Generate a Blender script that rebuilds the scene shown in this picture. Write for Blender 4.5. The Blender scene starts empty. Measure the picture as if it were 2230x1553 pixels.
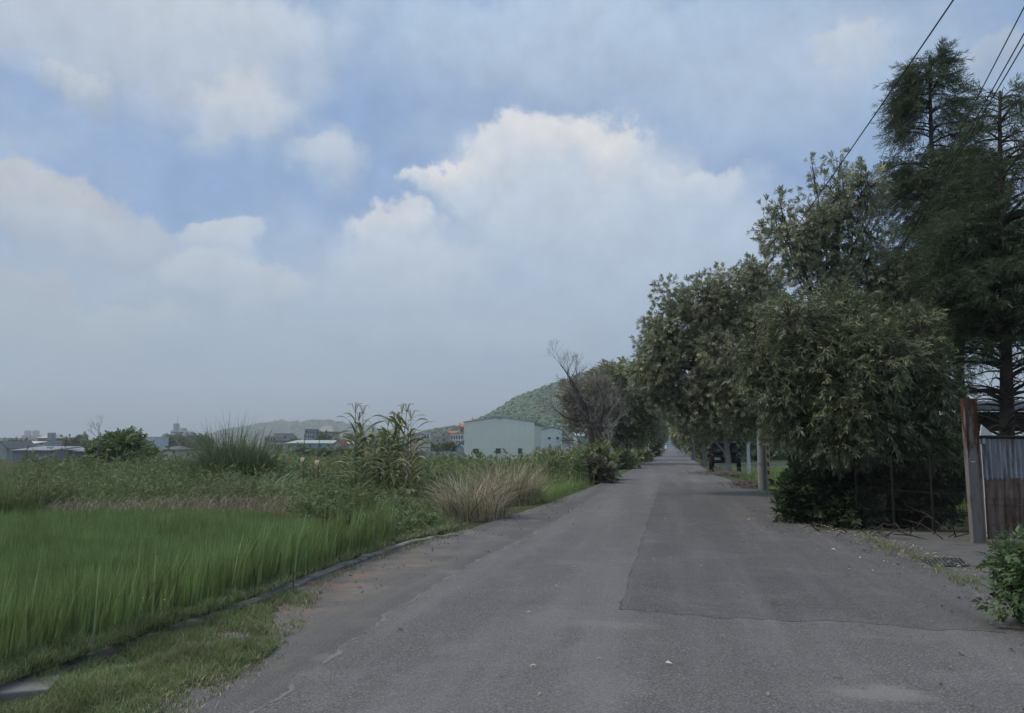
import bpy, math
import numpy as np
from mathutils import Vector, Matrix

rng = np.random.default_rng(11)
C = bpy.context.scene.collection
PI = math.pi
H = 1.6                                   # eye height of the photographer
LENS, IMW, IMH, HORIZ = 28.0, 2230.0, 1553.0, 970.0
F = LENS / 36.0 * IMW
PITCH = math.atan((HORIZ - IMH / 2) / F)
ROADA = math.radians(11.34)               # heading of the road
U = np.array([math.sin(ROADA), math.cos(ROADA)])
NV = np.array([math.cos(ROADA), -math.sin(ROADA)])


def P(px, py, Y):
    """point of the place seen at that spot of the photograph, Y metres ahead"""
    cx, cy = (px - IMW / 2) / F, (IMH / 2 - py) / F
    d = (cx, math.cos(PITCH) - cy * math.sin(PITCH), math.sin(PITCH) + cy * math.cos(PITCH))
    k = Y / d[1]
    return np.array([d[0] * k, Y, H + d[2] * k])


def G(px, py, z=0.0):
    cx, cy = (px - IMW / 2) / F, (IMH / 2 - py) / F
    d = (cx, math.cos(PITCH) - cy * math.sin(PITCH), math.sin(PITCH) + cy * math.cos(PITCH))
    k = -(H - z) / d[2]
    return np.array([d[0] * k, d[1] * k])


def st(x, y):
    return x * U[0] + y * U[1], x * NV[0] + y * NV[1]


def xy(s, t):
    return s * U[0] + t * NV[0], s * U[1] + t * NV[1]


def lin(r, g, b):
    f = lambda c: (c / 255 / 12.92) if c / 255 <= 0.04045 else ((c / 255 + 0.055) / 1.055) ** 2.4
    return (f(r), f(g), f(b), 1.0)


def snoise(p, s=1.0, seed=0.0):
    """cheap smooth noise about -1..1 for arrays of points"""
    p = np.atleast_2d(p) * s
    x, y = p[:, 0], p[:, 1]
    z = p[:, 2] if p.shape[1] > 2 else 0 * x
    a = np.sin(1.7 * x + 2.3 * y - 1.1 * z + seed) + np.sin(-2.9 * x + 1.3 * y + 2.1 * z + 1.7 * seed + 1)
    b = np.sin(4.1 * x - 3.7 * y + 3.3 * z + 2.1 * seed + 2) + np.sin(3.1 * x + 5.3 * y - 4.7 * z + 0.7 * seed)
    return (a + 0.6 * b) / 2.6


# ------------------------------------------------------------------ mesh building
class MB:
    def __init__(self):
        self.v, self.f, self.n = [], [], 0

    def add(self, v, f):
        v = np.asarray(v, dtype=np.float32).reshape(-1, 3)
        f = np.asarray(f, dtype=np.int32)
        if len(v) == 0 or len(f) == 0:
            return self
        self.v.append(v)
        self.f.append(f + self.n)
        self.n += len(v)
        return self

    def box(self, c, s, rz=0.0, rx=0.0, ry=0.0):
        hx, hy, hz = s[0] / 2, s[1] / 2, s[2] / 2
        v = np.array([(x, y, z) for x in (-hx, hx) for y in (-hy, hy) for z in (-hz, hz)])
        if rz or rx or ry:
            R = np.array((Matrix.Rotation(rz, 3, 'Z') @ Matrix.Rotation(ry, 3, 'Y') @ Matrix.Rotation(rx, 3, 'X')))
            v = v @ R.T
        return self.add(v + np.array(c), [(0, 1, 3, 2), (4, 6, 7, 5), (0, 4, 5, 1), (2, 3, 7, 6), (0, 2, 6, 4), (1, 5, 7, 3)])

    def tube(self, pts, rad, k=6, cap=True):
        pts = np.asarray(pts, dtype=float)
        n = len(pts)
        rad = np.broadcast_to(np.asarray(rad, dtype=float), (n,))
        tan = np.gradient(pts, axis=0)
        tan /= np.linalg.norm(tan, axis=1)[:, None] + 1e-9
        ref = np.array([0.31, 0.95, 0.05]) if abs(tan[0][1]) < 0.9 else np.array([1.0, 0, 0])
        a = np.cross(tan, ref)
        a /= np.linalg.norm(a, axis=1)[:, None] + 1e-9
        b = np.cross(tan, a)
        th = np.arange(k) * 2 * PI / k
        v = pts[:, None, :] + rad[:, None, None] * (a[:, None, :] * np.cos(th)[None, :, None] + b[:, None, :] * np.sin(th)[None, :, None])
        i = np.arange(n - 1)[:, None] * k
        j = np.arange(k)[None, :]
        j2 = (j + 1) % k
        f = np.stack([i + j, i + j2, i + k + j2, i + k + j], -1).reshape(-1, 4)
        self.add(v.reshape(-1, 3), f)
        if cap and k >= 3:
            self.add(v[-1], [tuple(range(k))])
            self.add(v[0], [tuple(range(k))[::-1]])
        return self

    def prism(self, poly, y0, y1):
        """x-z outline extruded along y"""
        n = len(poly)
        v = [(x, y0, z) for x, z in poly] + [(x, y1, z) for x, z in poly]
        f = [(i, (i + 1) % n, n + (i + 1) % n, n + i) for i in range(n)]
        self.add(v, f)
        base = self.n - 2 * n
        self.f.append(np.array([[base + i for i in range(n)][::-1]], dtype=np.int32))
        self.f.append(np.array([[base + n + i for i in range(n)]], dtype=np.int32))
        return self

    def build(self, name, mat, parent=None, smooth=False, loc=None):
        me = bpy.data.meshes.new(name)
        V = np.concatenate(self.v) if self.v else np.zeros((0, 3), np.float32)
        me.vertices.add(len(V))
        me.vertices.foreach_set('co', V.ravel())
        lens = np.concatenate([np.full(len(f), f.shape[1], np.int32) for f in self.f])
        loops = np.concatenate([f.ravel() for f in self.f])
        me.loops.add(len(loops))
        me.loops.foreach_set('vertex_index', loops)
        me.polygons.add(len(lens))
        me.polygons.foreach_set('loop_start', np.concatenate([[0], np.cumsum(lens)[:-1]]).astype(np.int32))
        me.polygons.foreach_set('use_smooth', np.full(len(lens), bool(smooth)))
        me.update(calc_edges=True)
        me.validate()
        if mat is not None:
            me.materials.append(mat)
        o = bpy.data.objects.new(name, me)
        C.objects.link(o)
        if parent is not None:
            o.parent = parent
        if loc is not None:
            o.location = loc
        return o


def empty(name, loc, rz=0.0):
    o = bpy.data.objects.new(name, None)
    C.objects.link(o)
    o.location = tuple(float(c) for c in loc)
    o.rotation_euler = (0, 0, rz)
    o.empty_display_size = 0.2
    return o


def tag(o, label=None, cat=None, group=None, kind=None):
    if label:
        o['label'] = label
    if cat:
        o['category'] = cat
    if group:
        o['group'] = group
    if kind:
        o['kind'] = kind
    return o


def bevel(o, w, seg=2):
    m = o.modifiers.new('edge', 'BEVEL')
    m.width = w
    m.segments = seg
    m.limit_method = 'ANGLE'
    m.angle_limit = math.radians(40)
    return o


def copy_tree(o, parent=None):
    c = o.copy()
    C.objects.link(c)
    if parent is not None:
        c.parent = parent
    for ch in list(o.children):
        copy_tree(ch, c)
    return c


# ------------------------------------------------------------------ foliage helpers
def unit(a):
    return a / (np.linalg.norm(a, axis=-1, keepdims=True) + 1e-9)


def frames(d, hint):
    y = unit(d)
    x = unit(np.cross(y, hint))
    z = np.cross(x, y)
    return np.stack([x, y, z], axis=-1)


def scatter(mb, tv, tf, pos, R, sc):
    n, k = len(pos), len(tv)
    if n == 0:
        return
    sc = np.broadcast_to(np.asarray(sc, dtype=float), (n,))
    v = pos[:, None, :] + np.einsum('nij,vj->nvi', R, tv) * sc[:, None, None]
    f = (np.arange(n) * k)[:, None, None] + tf[None]
    mb.add(v.reshape(-1, 3), f.reshape(-1, tf.shape[1]))


def leaf_t(w, fold=0.12, curl=0.12):
    v = np.array([(0, 0, 0), (-w / 2, .42, fold * w), (0, 1, -curl), (w / 2, .42, fold * w), (0, .5, .02)])
    return v, np.array([(0, 4, 2, 1), (0, 3, 2, 4)])


def join_t(parts):
    vs, fs, n = [], [], 0
    for v, f in parts:
        vs.append(v)
        fs.append(f + n)
        n += len(v)
    return np.concatenate(vs), np.concatenate(fs)


def spray_t(nl, ll, lw, spread, droop, r, whorl=False):
    """leafy twig along +y, unit about 1 long; nl leaves"""
    parts = []
    v0, f0 = leaf_t(lw / ll)
    for i in range(nl):
        u = 0.25 + 0.75 * i / max(1, nl - 1)
        if whorl:
            u = 0.55 + 0.45 * (i / nl)
        ang = (1 if i % 2 else -1) * (PI / 2) + r.normal(0, .5)
        if whorl:
            ang = i * 2.4 + r.normal(0, .3)
        sp = spread * (1.1 - 0.5 * u) + r.normal(0, .15)
        d = np.array([[math.sin(sp) * math.sin(ang), math.cos(sp), math.sin(sp) * math.cos(ang) - droop * (.3 + u * .5)]])
        Rm = frames(d, np.array([[r.normal(0, .4), r.normal(0, .4), 1.0]]))
        p = np.array([0, u, -droop * u * u * 0.5])
        l = ll * r.uniform(.75, 1.15)
        parts.append((p + (Rm[0] @ (v0 * l).T).T, f0))
    tw = 0.012
    pts = [np.array([0, u, -droop * u * u * .5]) for u in (0, .5, 1)]
    tv = []
    for p, w in zip(pts, (tw, tw * .8, tw * .4)):
        tv += [p + (-w, 0, 0), p + (w, 0, 0)]
    parts.append((np.array(tv), np.array([(0, 1, 3, 2), (2, 3, 5, 4)])))
    return join_t(parts)


def feather_t(n, ll, w, r, droop=.4):
    """feathery conifer spray along +y"""
    vs, fs = [], []
    for i in range(n):
        u = .1 + .9 * i / n
        side = 1 if i % 2 else -1
        a = math.radians(r.uniform(25, 60))
        ph = r.uniform(-1.0, 1.0)
        d = np.array([side * math.sin(a) * math.cos(ph), math.cos(a), math.sin(a) * math.sin(ph) - droop * .5])
        l = ll * (1.1 - .5 * u) * r.uniform(.7, 1.2)
        p = np.array([0, u, -droop * u * u * .6])
        e = p + d * l
        s = np.cross(d, (r.normal(0, 1), r.normal(0, 1), 1.0))
        s = s / (np.linalg.norm(s) + 1e-9) * w
        m = p + d * l * .5 + np.array([0, 0, .02])
        k = len(vs)
        vs += [p - s * .5, p + s * .5, m + s, e, m - s]
        fs += [(k, k + 1, k + 2, k + 4), (k + 4, k + 2, k + 3, k + 3)]
    f4 = np.array(fs)
    q = f4[::2]
    t = f4[1::2].copy()
    # keep quads only: the tip triangle is a quad with its end split
    v = np.array(vs)
    ext = []
    for k in range(n):
        ext.append(v[5 * k + 3] + (0.004, 0, 0))
    v = np.concatenate([v, np.array(ext)])
    t[:, 3] = np.arange(n) + 5 * n
    t = np.stack([t[:, 0], t[:, 1], t[:, 2], t[:, 3]], 1)
    return v, np.concatenate([q, t])


def blades(mb, pos, h, w, bend, az=None, segs=3, r=rng, up=None):
    """grass blades: curved tapering strips"""
    n = len(pos)
    if n == 0:
        return
    h = np.broadcast_to(np.asarray(h, float), (n,))
    w = np.broadcast_to(np.asarray(w, float), (n,))
    bend = np.broadcast_to(np.asarray(bend, float), (n,))
    if az is None:
        az = r.uniform(0, 2 * PI, n)
    lean = np.stack([np.cos(az), np.sin(az), 0 * az], 1)
    fa = az + PI / 2 + r.normal(0, .5, n)
    side = np.stack([np.cos(fa), np.sin(fa), 0 * az], 1)
    rows = []
    for i in range(segs + 1):
        u = i / segs
        z = h * (u - 0.42 * bend * u ** 2.2)
        o = h * bend * 0.85 * u ** 1.9
        ww = w * (1.0 - u ** 1.6) * .5 + w * .03
        c = pos + lean * o[:, None] + np.array([0, 0, 1.0]) * z[:, None]
        rows += [c - side * ww[:, None], c + side * ww[:, None]]
    V = np.stack(rows, 1)
    k = 2 * (segs + 1)
    tf = np.array([(2 * i, 2 * i + 1, 2 * i + 3, 2 * i + 2) for i in range(segs)])
    f = (np.arange(n) * k)[:, None, None] + tf[None]
    mb.add(V.reshape(-1, 3), f.reshape(-1, 4))


def sphere_pts(n, r=rng):
    return unit(r.normal(size=(n, 3)))


# ------------------------------------------------------------------ materials
def new_mat(name):
    m = bpy.data.materials.new(name)
    m.use_nodes = True
    nt = m.node_tree
    nt.nodes.clear()
    out = nt.nodes.new('ShaderNodeOutputMaterial')
    return m, nt, out


def N(nt, typ, **kw):
    n = nt.nodes.new(typ)
    for k, v in kw.items():
        if hasattr(n, k) and not k.startswith('i_'):
            setattr(n, k, v)
    return n


def math_n(nt, op, a, b=None, c=None, clamp=False):
    n = nt.nodes.new('ShaderNodeMath')
    n.operation = op
    n.use_clamp = clamp
    for i, x in enumerate((a, b, c)):
        if x is None:
            continue
        if isinstance(x, (int, float)):
            n.inputs[i].default_value = x
        else:
            nt.links.new(x, n.inputs[i])
    return n.outputs[0]


def mixc(nt, fac, a, b, mode='MIX'):
    n = nt.nodes.new('ShaderNodeMix')
    n.data_type = 'RGBA'
    n.blend_type = mode
    n.clamp_factor = True
    for sock, x in ((n.inputs[0], fac), (n.inputs[6], a), (n.inputs[7], b)):
        if isinstance(x, (int, float)):
            sock.default_value = x
        elif isinstance(x, tuple):
            sock.default_value = x if len(x) == 4 else x + (1.0,)
        else:
            nt.links.new(x, sock)
    return n.outputs[2]


def ramp(nt, x, a, b, lo=0.0, hi=1.0, smooth=False):
    n = nt.nodes.new('ShaderNodeMapRange')
    n.clamp = True
    if smooth:
        n.interpolation_type = 'SMOOTHSTEP'
    nt.links.new(x, n.inputs[0])
    n.inputs[1].default_value, n.inputs[2].default_value = a, b
    n.inputs[3].default_value, n.inputs[4].default_value = lo, hi
    return n.outputs[0]


def noise(nt, vec, scale, detail=3.0, rough=.55, dist=0.0, out=0):
    n = nt.nodes.new('ShaderNodeTexNoise')
    n.inputs['Scale'].default_value = scale
    n.inputs['Detail'].default_value = detail
    n.inputs['Roughness'].default_value = rough
    n.inputs['Distortion'].default_value = dist
    if vec is not None:
        nt.links.new(vec, n.inputs['Vector'])
    return n.outputs[out]


def pos_of(nt, obj=False):
    if obj:
        return nt.nodes.new('ShaderNodeTexCoord').outputs['Object']
    return nt.nodes.new('ShaderNodeNewGeometry').outputs['Position']


def scaled(nt, vec, s):
    n = nt.nodes.new('ShaderNodeVectorMath')
    n.operation = 'MULTIPLY'
    nt.links.new(vec, n.inputs[0])
    n.inputs[1].default_value = s
    return n.outputs[0]


def principled(nt, out, col, rough=.7, spec=.3, metal=0.0, bump=None, bstr=.3, bdist=.02):
    p = nt.nodes.new('ShaderNodeBsdfPrincipled')
    if isinstance(col, tuple):
        p.inputs['Base Color'].default_value = col if len(col) == 4 else col + (1.0,)
    else:
        nt.links.new(col, p.inputs['Base Color'])
    if isinstance(rough, (int, float)):
        p.inputs['Roughness'].default_value = rough
    else:
        nt.links.new(rough, p.inputs['Roughness'])
    p.inputs['Specular IOR Level'].default_value = spec
    p.inputs['Metallic'].default_value = metal
    if bump is not None:
        b = nt.nodes.new('ShaderNodeBump')
        b.inputs['Strength'].default_value = bstr
        b.inputs['Distance'].default_value = bdist
        nt.links.new(bump, b.inputs['Height'])
        nt.links.new(b.outputs[0], p.inputs['Normal'])
    nt.links.new(p.outputs[0], out.inputs['Surface'])
    return p


def leaf_mat(name, a, b, c=None, cf=.12, under=None, uf=.6, trans=.3, gloss=.25, clump=.8, rough=.5, gain=1.75, sat=.84):
    """leaf colour varies from leaf to leaf (a..b, a share of c) and clump to clump; pale underside"""
    m, nt, out = new_mat(name)
    g = nt.nodes.new('ShaderNodeNewGeometry')
    rnd = g.outputs['Random Per Island']
    col = mixc(nt, rnd, a, b)
    if c is not None:
        r2 = math_n(nt, 'FRACT', math_n(nt, 'MULTIPLY', rnd, 57.31))
        col = mixc(nt, ramp(nt, r2, 1 - cf - .02, 1 - cf + .02), col, c)
    n1 = noise(nt, g.outputs['Position'], clump, 2.0)
    hs = nt.nodes.new('ShaderNodeHueSaturation')
    nt.links.new(col, hs.inputs['Color'])
    hs.inputs['Saturation'].default_value = sat
    nt.links.new(ramp(nt, n1, .3, .7, .72 * gain, 1.28 * gain), hs.inputs['Value'])
    nt.links.new(ramp(nt, n1, .3, .7, .485, .512), hs.inputs['Hue'])
    col = hs.outputs[0]
    if under is not None:
        col = mixc(nt, math_n(nt, 'MULTIPLY', g.outputs['Backfacing'], uf), col, under)
    p = nt.nodes.new('ShaderNodeBsdfPrincipled')
    nt.links.new(col, p.inputs['Base Color'])
    p.inputs['Roughness'].default_value = rough
    p.inputs['Specular IOR Level'].default_value = gloss
    t = nt.nodes.new('ShaderNodeBsdfTranslucent')
    tc = mixc(nt, .3, col, (.25, .3, .08, 1))
    nt.links.new(tc, t.inputs['Color'])
    mx = nt.nodes.new('ShaderNodeMixShader')
    mx.inputs[0].default_value = trans
    nt.links.new(p.outputs[0], mx.inputs[1])
    nt.links.new(t.outputs[0], mx.inputs[2])
    nt.links.new(mx.outputs[0], out.inputs['Surface'])
    return m


def bark_mat(name, a, b, sc=6.0):
    m, nt, out = new_mat(name)
    p = scaled(nt, pos_of(nt), (1, 1, .25))
    n = noise(nt, p, sc, 5, .65)
    n2 = noise(nt, pos_of(nt), 1.3, 3)
    col = mixc(nt, ramp(nt, n, .35, .65), a, b)
    col = mixc(nt, ramp(nt, n2, .45, .65, 0, .5), col, tuple(x * 1.25 for x in b[:3]) + (1,))
    principled(nt, out, col, .9, .15, bump=n, bstr=.8, bdist=.03)
    return m


def plain_mat(name, col, rough=.7, spec=.3, metal=0.0, var=.12, sc=2.0, bstr=.0, grime=None, gsc=(.6, .6, .12)):
    """painted or plain surface with uneven tone and dirt runs"""
    m, nt, out = new_mat(name)
    p = pos_of(nt)
    n = noise(nt, p, sc, 5, .6)
    c = mixc(nt, n, tuple(x * (1 - var) for x in col[:3]) + (1,), tuple(min(1, x * (1 + var)) for x in col[:3]) + (1,))
    if grime is not None:
        n2 = noise(nt, scaled(nt, p, gsc), 4.0, 5, .65)
        c = mixc(nt, ramp(nt, n2, .5, .72, 0, .7), c, grime)
    principled(nt, out, c, rough, spec, metal, bump=n if bstr else None, bstr=bstr)
    return m

# ================================================================== camera, light, sky
sc = bpy.context.scene
cam = bpy.data.cameras.new('camera')
cam.lens = LENS
cam.sensor_width = 36
cam.clip_start = .05
cam.clip_end = 20000
co = bpy.data.objects.new('camera', cam)
C.objects.link(co)
co.location = (0, 0, H)
co.rotation_euler = (PI / 2 + PITCH, 0, 0)
sc.camera = co
sc.view_settings.view_transform = 'Standard'
sc.view_settings.look = 'None'
sc.view_settings.gamma = 1
sc.view_settings.exposure = EXPO if 'EXPO' in globals() else 0.0
sc.cycles.max_bounces = 6
sc.cycles.diffuse_bounces = 3
sc.cycles.glossy_bounces = 2
sc.cycles.transmission_bounces = 4
sc.cycles.transparent_max_bounces = 8
sc.cycles.volume_bounces = 0
sc.cycles.caustics_reflective = False
sc.cycles.caustics_refractive = False
sc.cycles.use_adaptive_sampling = True
sc.cycles.adaptive_threshold = .005

SUN_EL, SUN_AZ = math.radians(58), math.radians(-85)     # high, hidden behind thin cloud over the fields
sl = bpy.data.lights.new('sun', 'SUN')
sl.energy = 1.1
sl.angle = math.radians(14)
sl.color = (1.0, .93, .85)
so = bpy.data.objects.new('sun', sl)
C.objects.link(so)
d = Vector((math.sin(SUN_AZ) * math.cos(SUN_EL), math.cos(SUN_AZ) * math.cos(SUN_EL), math.sin(SUN_EL)))
so.rotation_euler = d.to_track_quat('Z', 'Y').to_euler()

w = bpy.data.worlds.new('World')
sc.world = w
w.use_nodes = True
nt = w.node_tree
nt.nodes.clear()
wout = nt.nodes.new('ShaderNodeOutputWorld')
bg = nt.nodes.new('ShaderNodeBackground')
bg.inputs['Strength'].default_value = .1
nt.links.new(bg.outputs[0], wout.inputs['Surface'])
sky = nt.nodes.new('ShaderNodeTexSky')
sky.sky_type = 'NISHITA'
sky.sun_disc = False
sky.sun_elevation = SUN_EL
sky.sun_rotation = SUN_AZ
sky.air_density = 1.0
sky.dust_density = 1.2
tc = nt.nodes.new('ShaderNodeTexCoord')
sep = nt.nodes.new('ShaderNodeSeparateXYZ')
nt.links.new(tc.outputs['Generated'], sep.inputs[0])
az = math_n(nt, 'MULTIPLY', math_n(nt, 'ARCTAN2', sep.outputs[0], sep.outputs[1]), 180 / PI)
el = math_n(nt, 'MULTIPLY', math_n(nt, 'ARCSINE', sep.outputs[2]), 180 / PI)


def dirdeg(px, py):
    p = P(px, py, 1.0) - np.array([0, 0, H])
    p = p / np.linalg.norm(p)
    return math.degrees(math.atan2(p[0], p[1])), math.degrees(math.asin(p[2]))


comb = nt.nodes.new('ShaderNodeCombineXYZ')
nt.links.new(az, comb.inputs[0])
nt.links.new(el, comb.inputs[1])
nt.links.new(el, comb.inputs[2])
flat = scaled(nt, comb.outputs[0], (1, 1, 0))
wn = nt.nodes.new('ShaderNodeTexNoise')
wn.inputs['Scale'].default_value = .19
wn.inputs['Detail'].default_value = 7
wn.inputs['Roughness'].default_value = .58
nt.links.new(flat, wn.inputs['Vector'])
sub = nt.nodes.new('ShaderNodeVectorMath')
sub.operation = 'SUBTRACT'
nt.links.new(wn.outputs['Color'], sub.inputs[0])
sub.inputs[1].default_value = (.5, .5, .5)
mul = nt.nodes.new('ShaderNodeVectorMath')
mul.operation = 'MULTIPLY'
nt.links.new(sub.outputs[0], mul.inputs[0])
mul.inputs[1].default_value = (9.5, 7.5, 0)
sw = nt.nodes.new('ShaderNodeSeparateXYZ')
nt.links.new(mul.outputs[0], sw.inputs[0])
wu = math_n(nt, 'ADD', az, sw.outputs[0])
wv = math_n(nt, 'ADD', el, sw.outputs[1])
WV = nt.nodes.new('ShaderNodeCombineXYZ')
nt.links.new(wu, WV.inputs[0])
nt.links.new(wv, WV.inputs[1])
nt.links.new(wv, WV.inputs[2])
fine = noise(nt, flat, .45, 6, .6)

K = 12.3


def kc(c):
    return tuple(x * K for x in lin(*c)[:3]) + (1.0,)


# clear air: the Nishita sky, paled by moist air
col = mixc(nt, .78, sky.outputs[0], kc((128, 157, 197)))
# general thin veil of high cloud, broken
veil = noise(nt, scaled(nt, flat, (.6, 1.0, 1)), .09, 5, .55)
col = mixc(nt, ramp(nt, veil, .4, .66, .12, .8, True), col, kc((165, 181, 200)))


def blob(px, py, rx, rt, rb, alpha, top, bot, soft=.25):
    """one cloud bank in the sky: centre and radii read off in pixels, used as directions"""
    global col
    a0, e0 = dirdeg(px, py)
    q = PI / 180 * F
    sx, sy, sb = q / rx, q / rt, q / rb
    m = nt.nodes.new('ShaderNodeVectorMath')
    m.operation = 'MULTIPLY_ADD'
    nt.links.new(WV.outputs[0], m.inputs[0])
    m.inputs[1].default_value = (sx, sy, sb)
    m.inputs[2].default_value = (-a0 * sx, -e0 * sy, -e0 * sb)
    mn = nt.nodes.new('ShaderNodeVectorMath')
    mn.operation = 'MAXIMUM'
    nt.links.new(m.outputs[0], mn.inputs[0])
    mn.inputs[1].default_value = (-1e6, 0, -1e6)
    mx = nt.nodes.new('ShaderNodeVectorMath')
    mx.operation = 'MINIMUM'
    nt.links.new(mn.outputs[0], mx.inputs[0])
    mx.inputs[1].default_value = (1e6, 1e6, 0)
    ln = nt.nodes.new('ShaderNodeVectorMath')
    ln.operation = 'LENGTH'
    nt.links.new(mx.outputs[0], ln.inputs[0])
    # crisp where it towers (y side), soft where it trails below
    sp = nt.nodes.new('ShaderNodeSeparateXYZ')
    nt.links.new(m.outputs[0], sp.inputs[0])
    inner = ramp(nt, sp.outputs[1], -1.2, .5, 1 - 3 * soft, 1 - soft)
    mr = nt.nodes.new('ShaderNodeMapRange')
    mr.interpolation_type = 'SMOOTHSTEP'
    nt.links.new(ln.outputs['Value'], mr.inputs[0])
    mr.inputs[1].default_value = 1.0 + soft * .6
    nt.links.new(inner, mr.inputs[2])
    mr.inputs[3].default_value, mr.inputs[4].default_value = 0.0, alpha
    dim = 1 - .2 * ((px - 1115) / 1115) ** 2        # lens vignetting put into the cloud colours, darker towards the frame sides
    kd = lambda c: tuple(x * dim for x in kc(c)[:3]) + (1.0,)
    cc = mixc(nt, ramp(nt, sp.outputs[1], -.9, .75, 0, 1, True), kd(bot), kd(top))
    col = mixc(nt, mr.outputs[0], col, cc)


HI, MID, LO, GR = (206, 207, 210), (186, 194, 205), (166, 181, 199), (158, 174, 194)
for b_ in [
    # broad banks first
    (1250, 110, 560, 140, 170, .75, (172, 190, 210), GR, .45),
    (1700, 230, 330, 170, 150, .7, (168, 186, 208), (160, 180, 206), .45),
    (240, 90, 380, 170, 120, .92, (188, 198, 210), (172, 185, 203), .3),
    (560, 110, 190, 110, 100, .8, (186, 196, 208), LO, .3),
    (1050, 660, 700, 190, 200, .7, (172, 187, 206), (168, 183, 199), .5),
    (250, 640, 420, 120, 180, .6, (174, 187, 204), (166, 180, 198), .5),
    (1560, 560, 260, 160, 150, .85, (176, 191, 209), (168, 184, 204), .35),
    # towering heads
    (1230, 430, 300, 175, 200, .97, (186, 196, 209), (166, 182, 200), .28),
    (1225, 315, 180, 75, 110, .95, HI, (178, 191, 204), .26),
    (1010, 385, 105, 45, 60, .95, HI, (176, 190, 206), .18),
    (1120, 330, 90, 70, 80, .85, HI, MID, .2),
    (1330, 320, 95, 55, 80, .9, HI, MID, .2),
    (1490, 400, 130, 55, 110, .85, (192, 200, 211), (172, 188, 207), .22),
    (850, 480, 120, 65, 110, .95, (194, 200, 209), (174, 188, 204), .2),
    (900, 590, 200, 90, 120, .8, (182, 193, 206), (172, 186, 201), .35),
    (520, 240, 120, 62, 75, .8, (192, 198, 205), (172, 186, 203), .38),
    (715, 345, 90, 68, 70, .75, (188, 196, 205), (170, 185, 203), .38),
    (180, 180, 60, 25, 40, .8, (192, 199, 209), LO, .25),
    (60, 440, 190, 75, 80, .95, (193, 199, 208), (170, 184, 202), .2),
    (220, 510, 190, 60, 70, .85, (184, 194, 207), (168, 183, 201), .3),
    (480, 510, 80, 40, 55, .9, (190, 198, 208), (172, 187, 205), .2),
    (510, 600, 190, 55, 60, .9, (187, 196, 207), (171, 185, 202), .22),
    (270, 700, 100, 50, 80, .85, (186, 194, 204), (172, 184, 198), .25),
    (60, 660, 110, 55, 70, .9, (185, 193, 204), (170, 182, 198), .22),
    (110, 740, 160, 45, 60, .7, (181, 190, 202), (170, 182, 197), .3),
    (1840, 110, 85, 45, 60, .75, (192, 200, 211), (172, 187, 207), .3),
    (2180, 110, 70, 40, 60, .6, (185, 195, 209), LO, .35),
    (1000, 740, 260, 50, 60, .5, (180, 190, 202), (172, 185, 199), .4),
    (1450, 240, 60, 22, 40, .0, HI, LO, .3),
]:
    if b_[5] > 0:
        blob(*b_)
# fine modelling of the cloud tone
hs = nt.nodes.new('ShaderNodeHueSaturation')
nt.links.new(col, hs.inputs['Color'])
nt.links.new(ramp(nt, fine, .3, .7, .93, 1.06), hs.inputs['Value'])
col = hs.outputs[0]
# air thickening towards the horizon
col = mixc(nt, ramp(nt, el, 17, 0, 0, .93, True), col, tuple(x * 10.5 for x in lin(166, 183, 198)[:3]) + (1.0,))
# bright lobe added round the sun direction, above the frame, for more soft light
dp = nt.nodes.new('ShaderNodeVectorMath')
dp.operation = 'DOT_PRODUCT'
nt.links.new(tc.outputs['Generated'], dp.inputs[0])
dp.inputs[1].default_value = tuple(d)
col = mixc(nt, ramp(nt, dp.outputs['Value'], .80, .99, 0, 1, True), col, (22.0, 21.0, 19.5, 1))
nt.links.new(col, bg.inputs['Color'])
w.cycles.sampling_method = 'MANUAL'
w.cycles.sample_map_resolution = 512

# ================================================================== ground and road
LP = np.array([(-30, -4.2), (4.79, -4.28), (7.5, -4.2), (9.7, -4.3), (12.3, -4.28), (14.9, -3.95), (18, -3.75), (22.4, -3.45), (38, -2.95), (68, -2.6), (143, -2.3), (700, -2.2)])
NP_ = np.array([(-30, -2.5), (4.6, -2.54), (5.8, -2.6), (7.8, -2.72), (11.1, -2.72), (14.8, -2.5), (25.7, -2.5), (44, -2.2), (95, -1.9), (200, -2.1), (700, -2.1)])
RP = np.array([(-30, 2.55), (5, 2.6), (7.1, 2.75), (9.95, 3.35), (11.9, 3.4), (14.5, 3.2), (15.7, 2.6), (18.6, 2.5), (26.4, 3.1), (31, 2.85), (48, 2.0), (144, 2.4), (700, 2.3)])
Ls = lambda s: np.interp(s, LP[:, 0], LP[:, 1])
Ns = lambda s: np.interp(s, NP_[:, 0], NP_[:, 1])
Rs = lambda s: np.interp(s, RP[:, 0], RP[:, 1])
sstep = lambda x, a, b: np.clip((x - a) / (b - a), 0, 1) ** 2 * (3 - 2 * np.clip((x - a) / (b - a), 0, 1))


def gz(x, y):
    x, y = np.asarray(x, float), np.asarray(y, float)
    s, t = st(x, y)
    dl, dr = Ls(s) - t, t - Rs(s)
    near = 1 - sstep(s, 13.5, 16.5)
    z = -.04 + 0 * s
    z = z - dl.clip(0) * 0 - (near * .5 * sstep(dl, .14, .32) + (1 - near) * .28 * sstep(dl, .3, 3.0))
    farr = sstep(s, 17, 21)
    z = z - farr * .45 * sstep(dr, .7, 2.2)
    z = z + .05 * snoise(np.stack([x, y], -1).reshape(-1, 2), .35).reshape(s.shape) * (sstep(dl, .5, 3) + sstep(dr, 1, 3))
    return z


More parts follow.
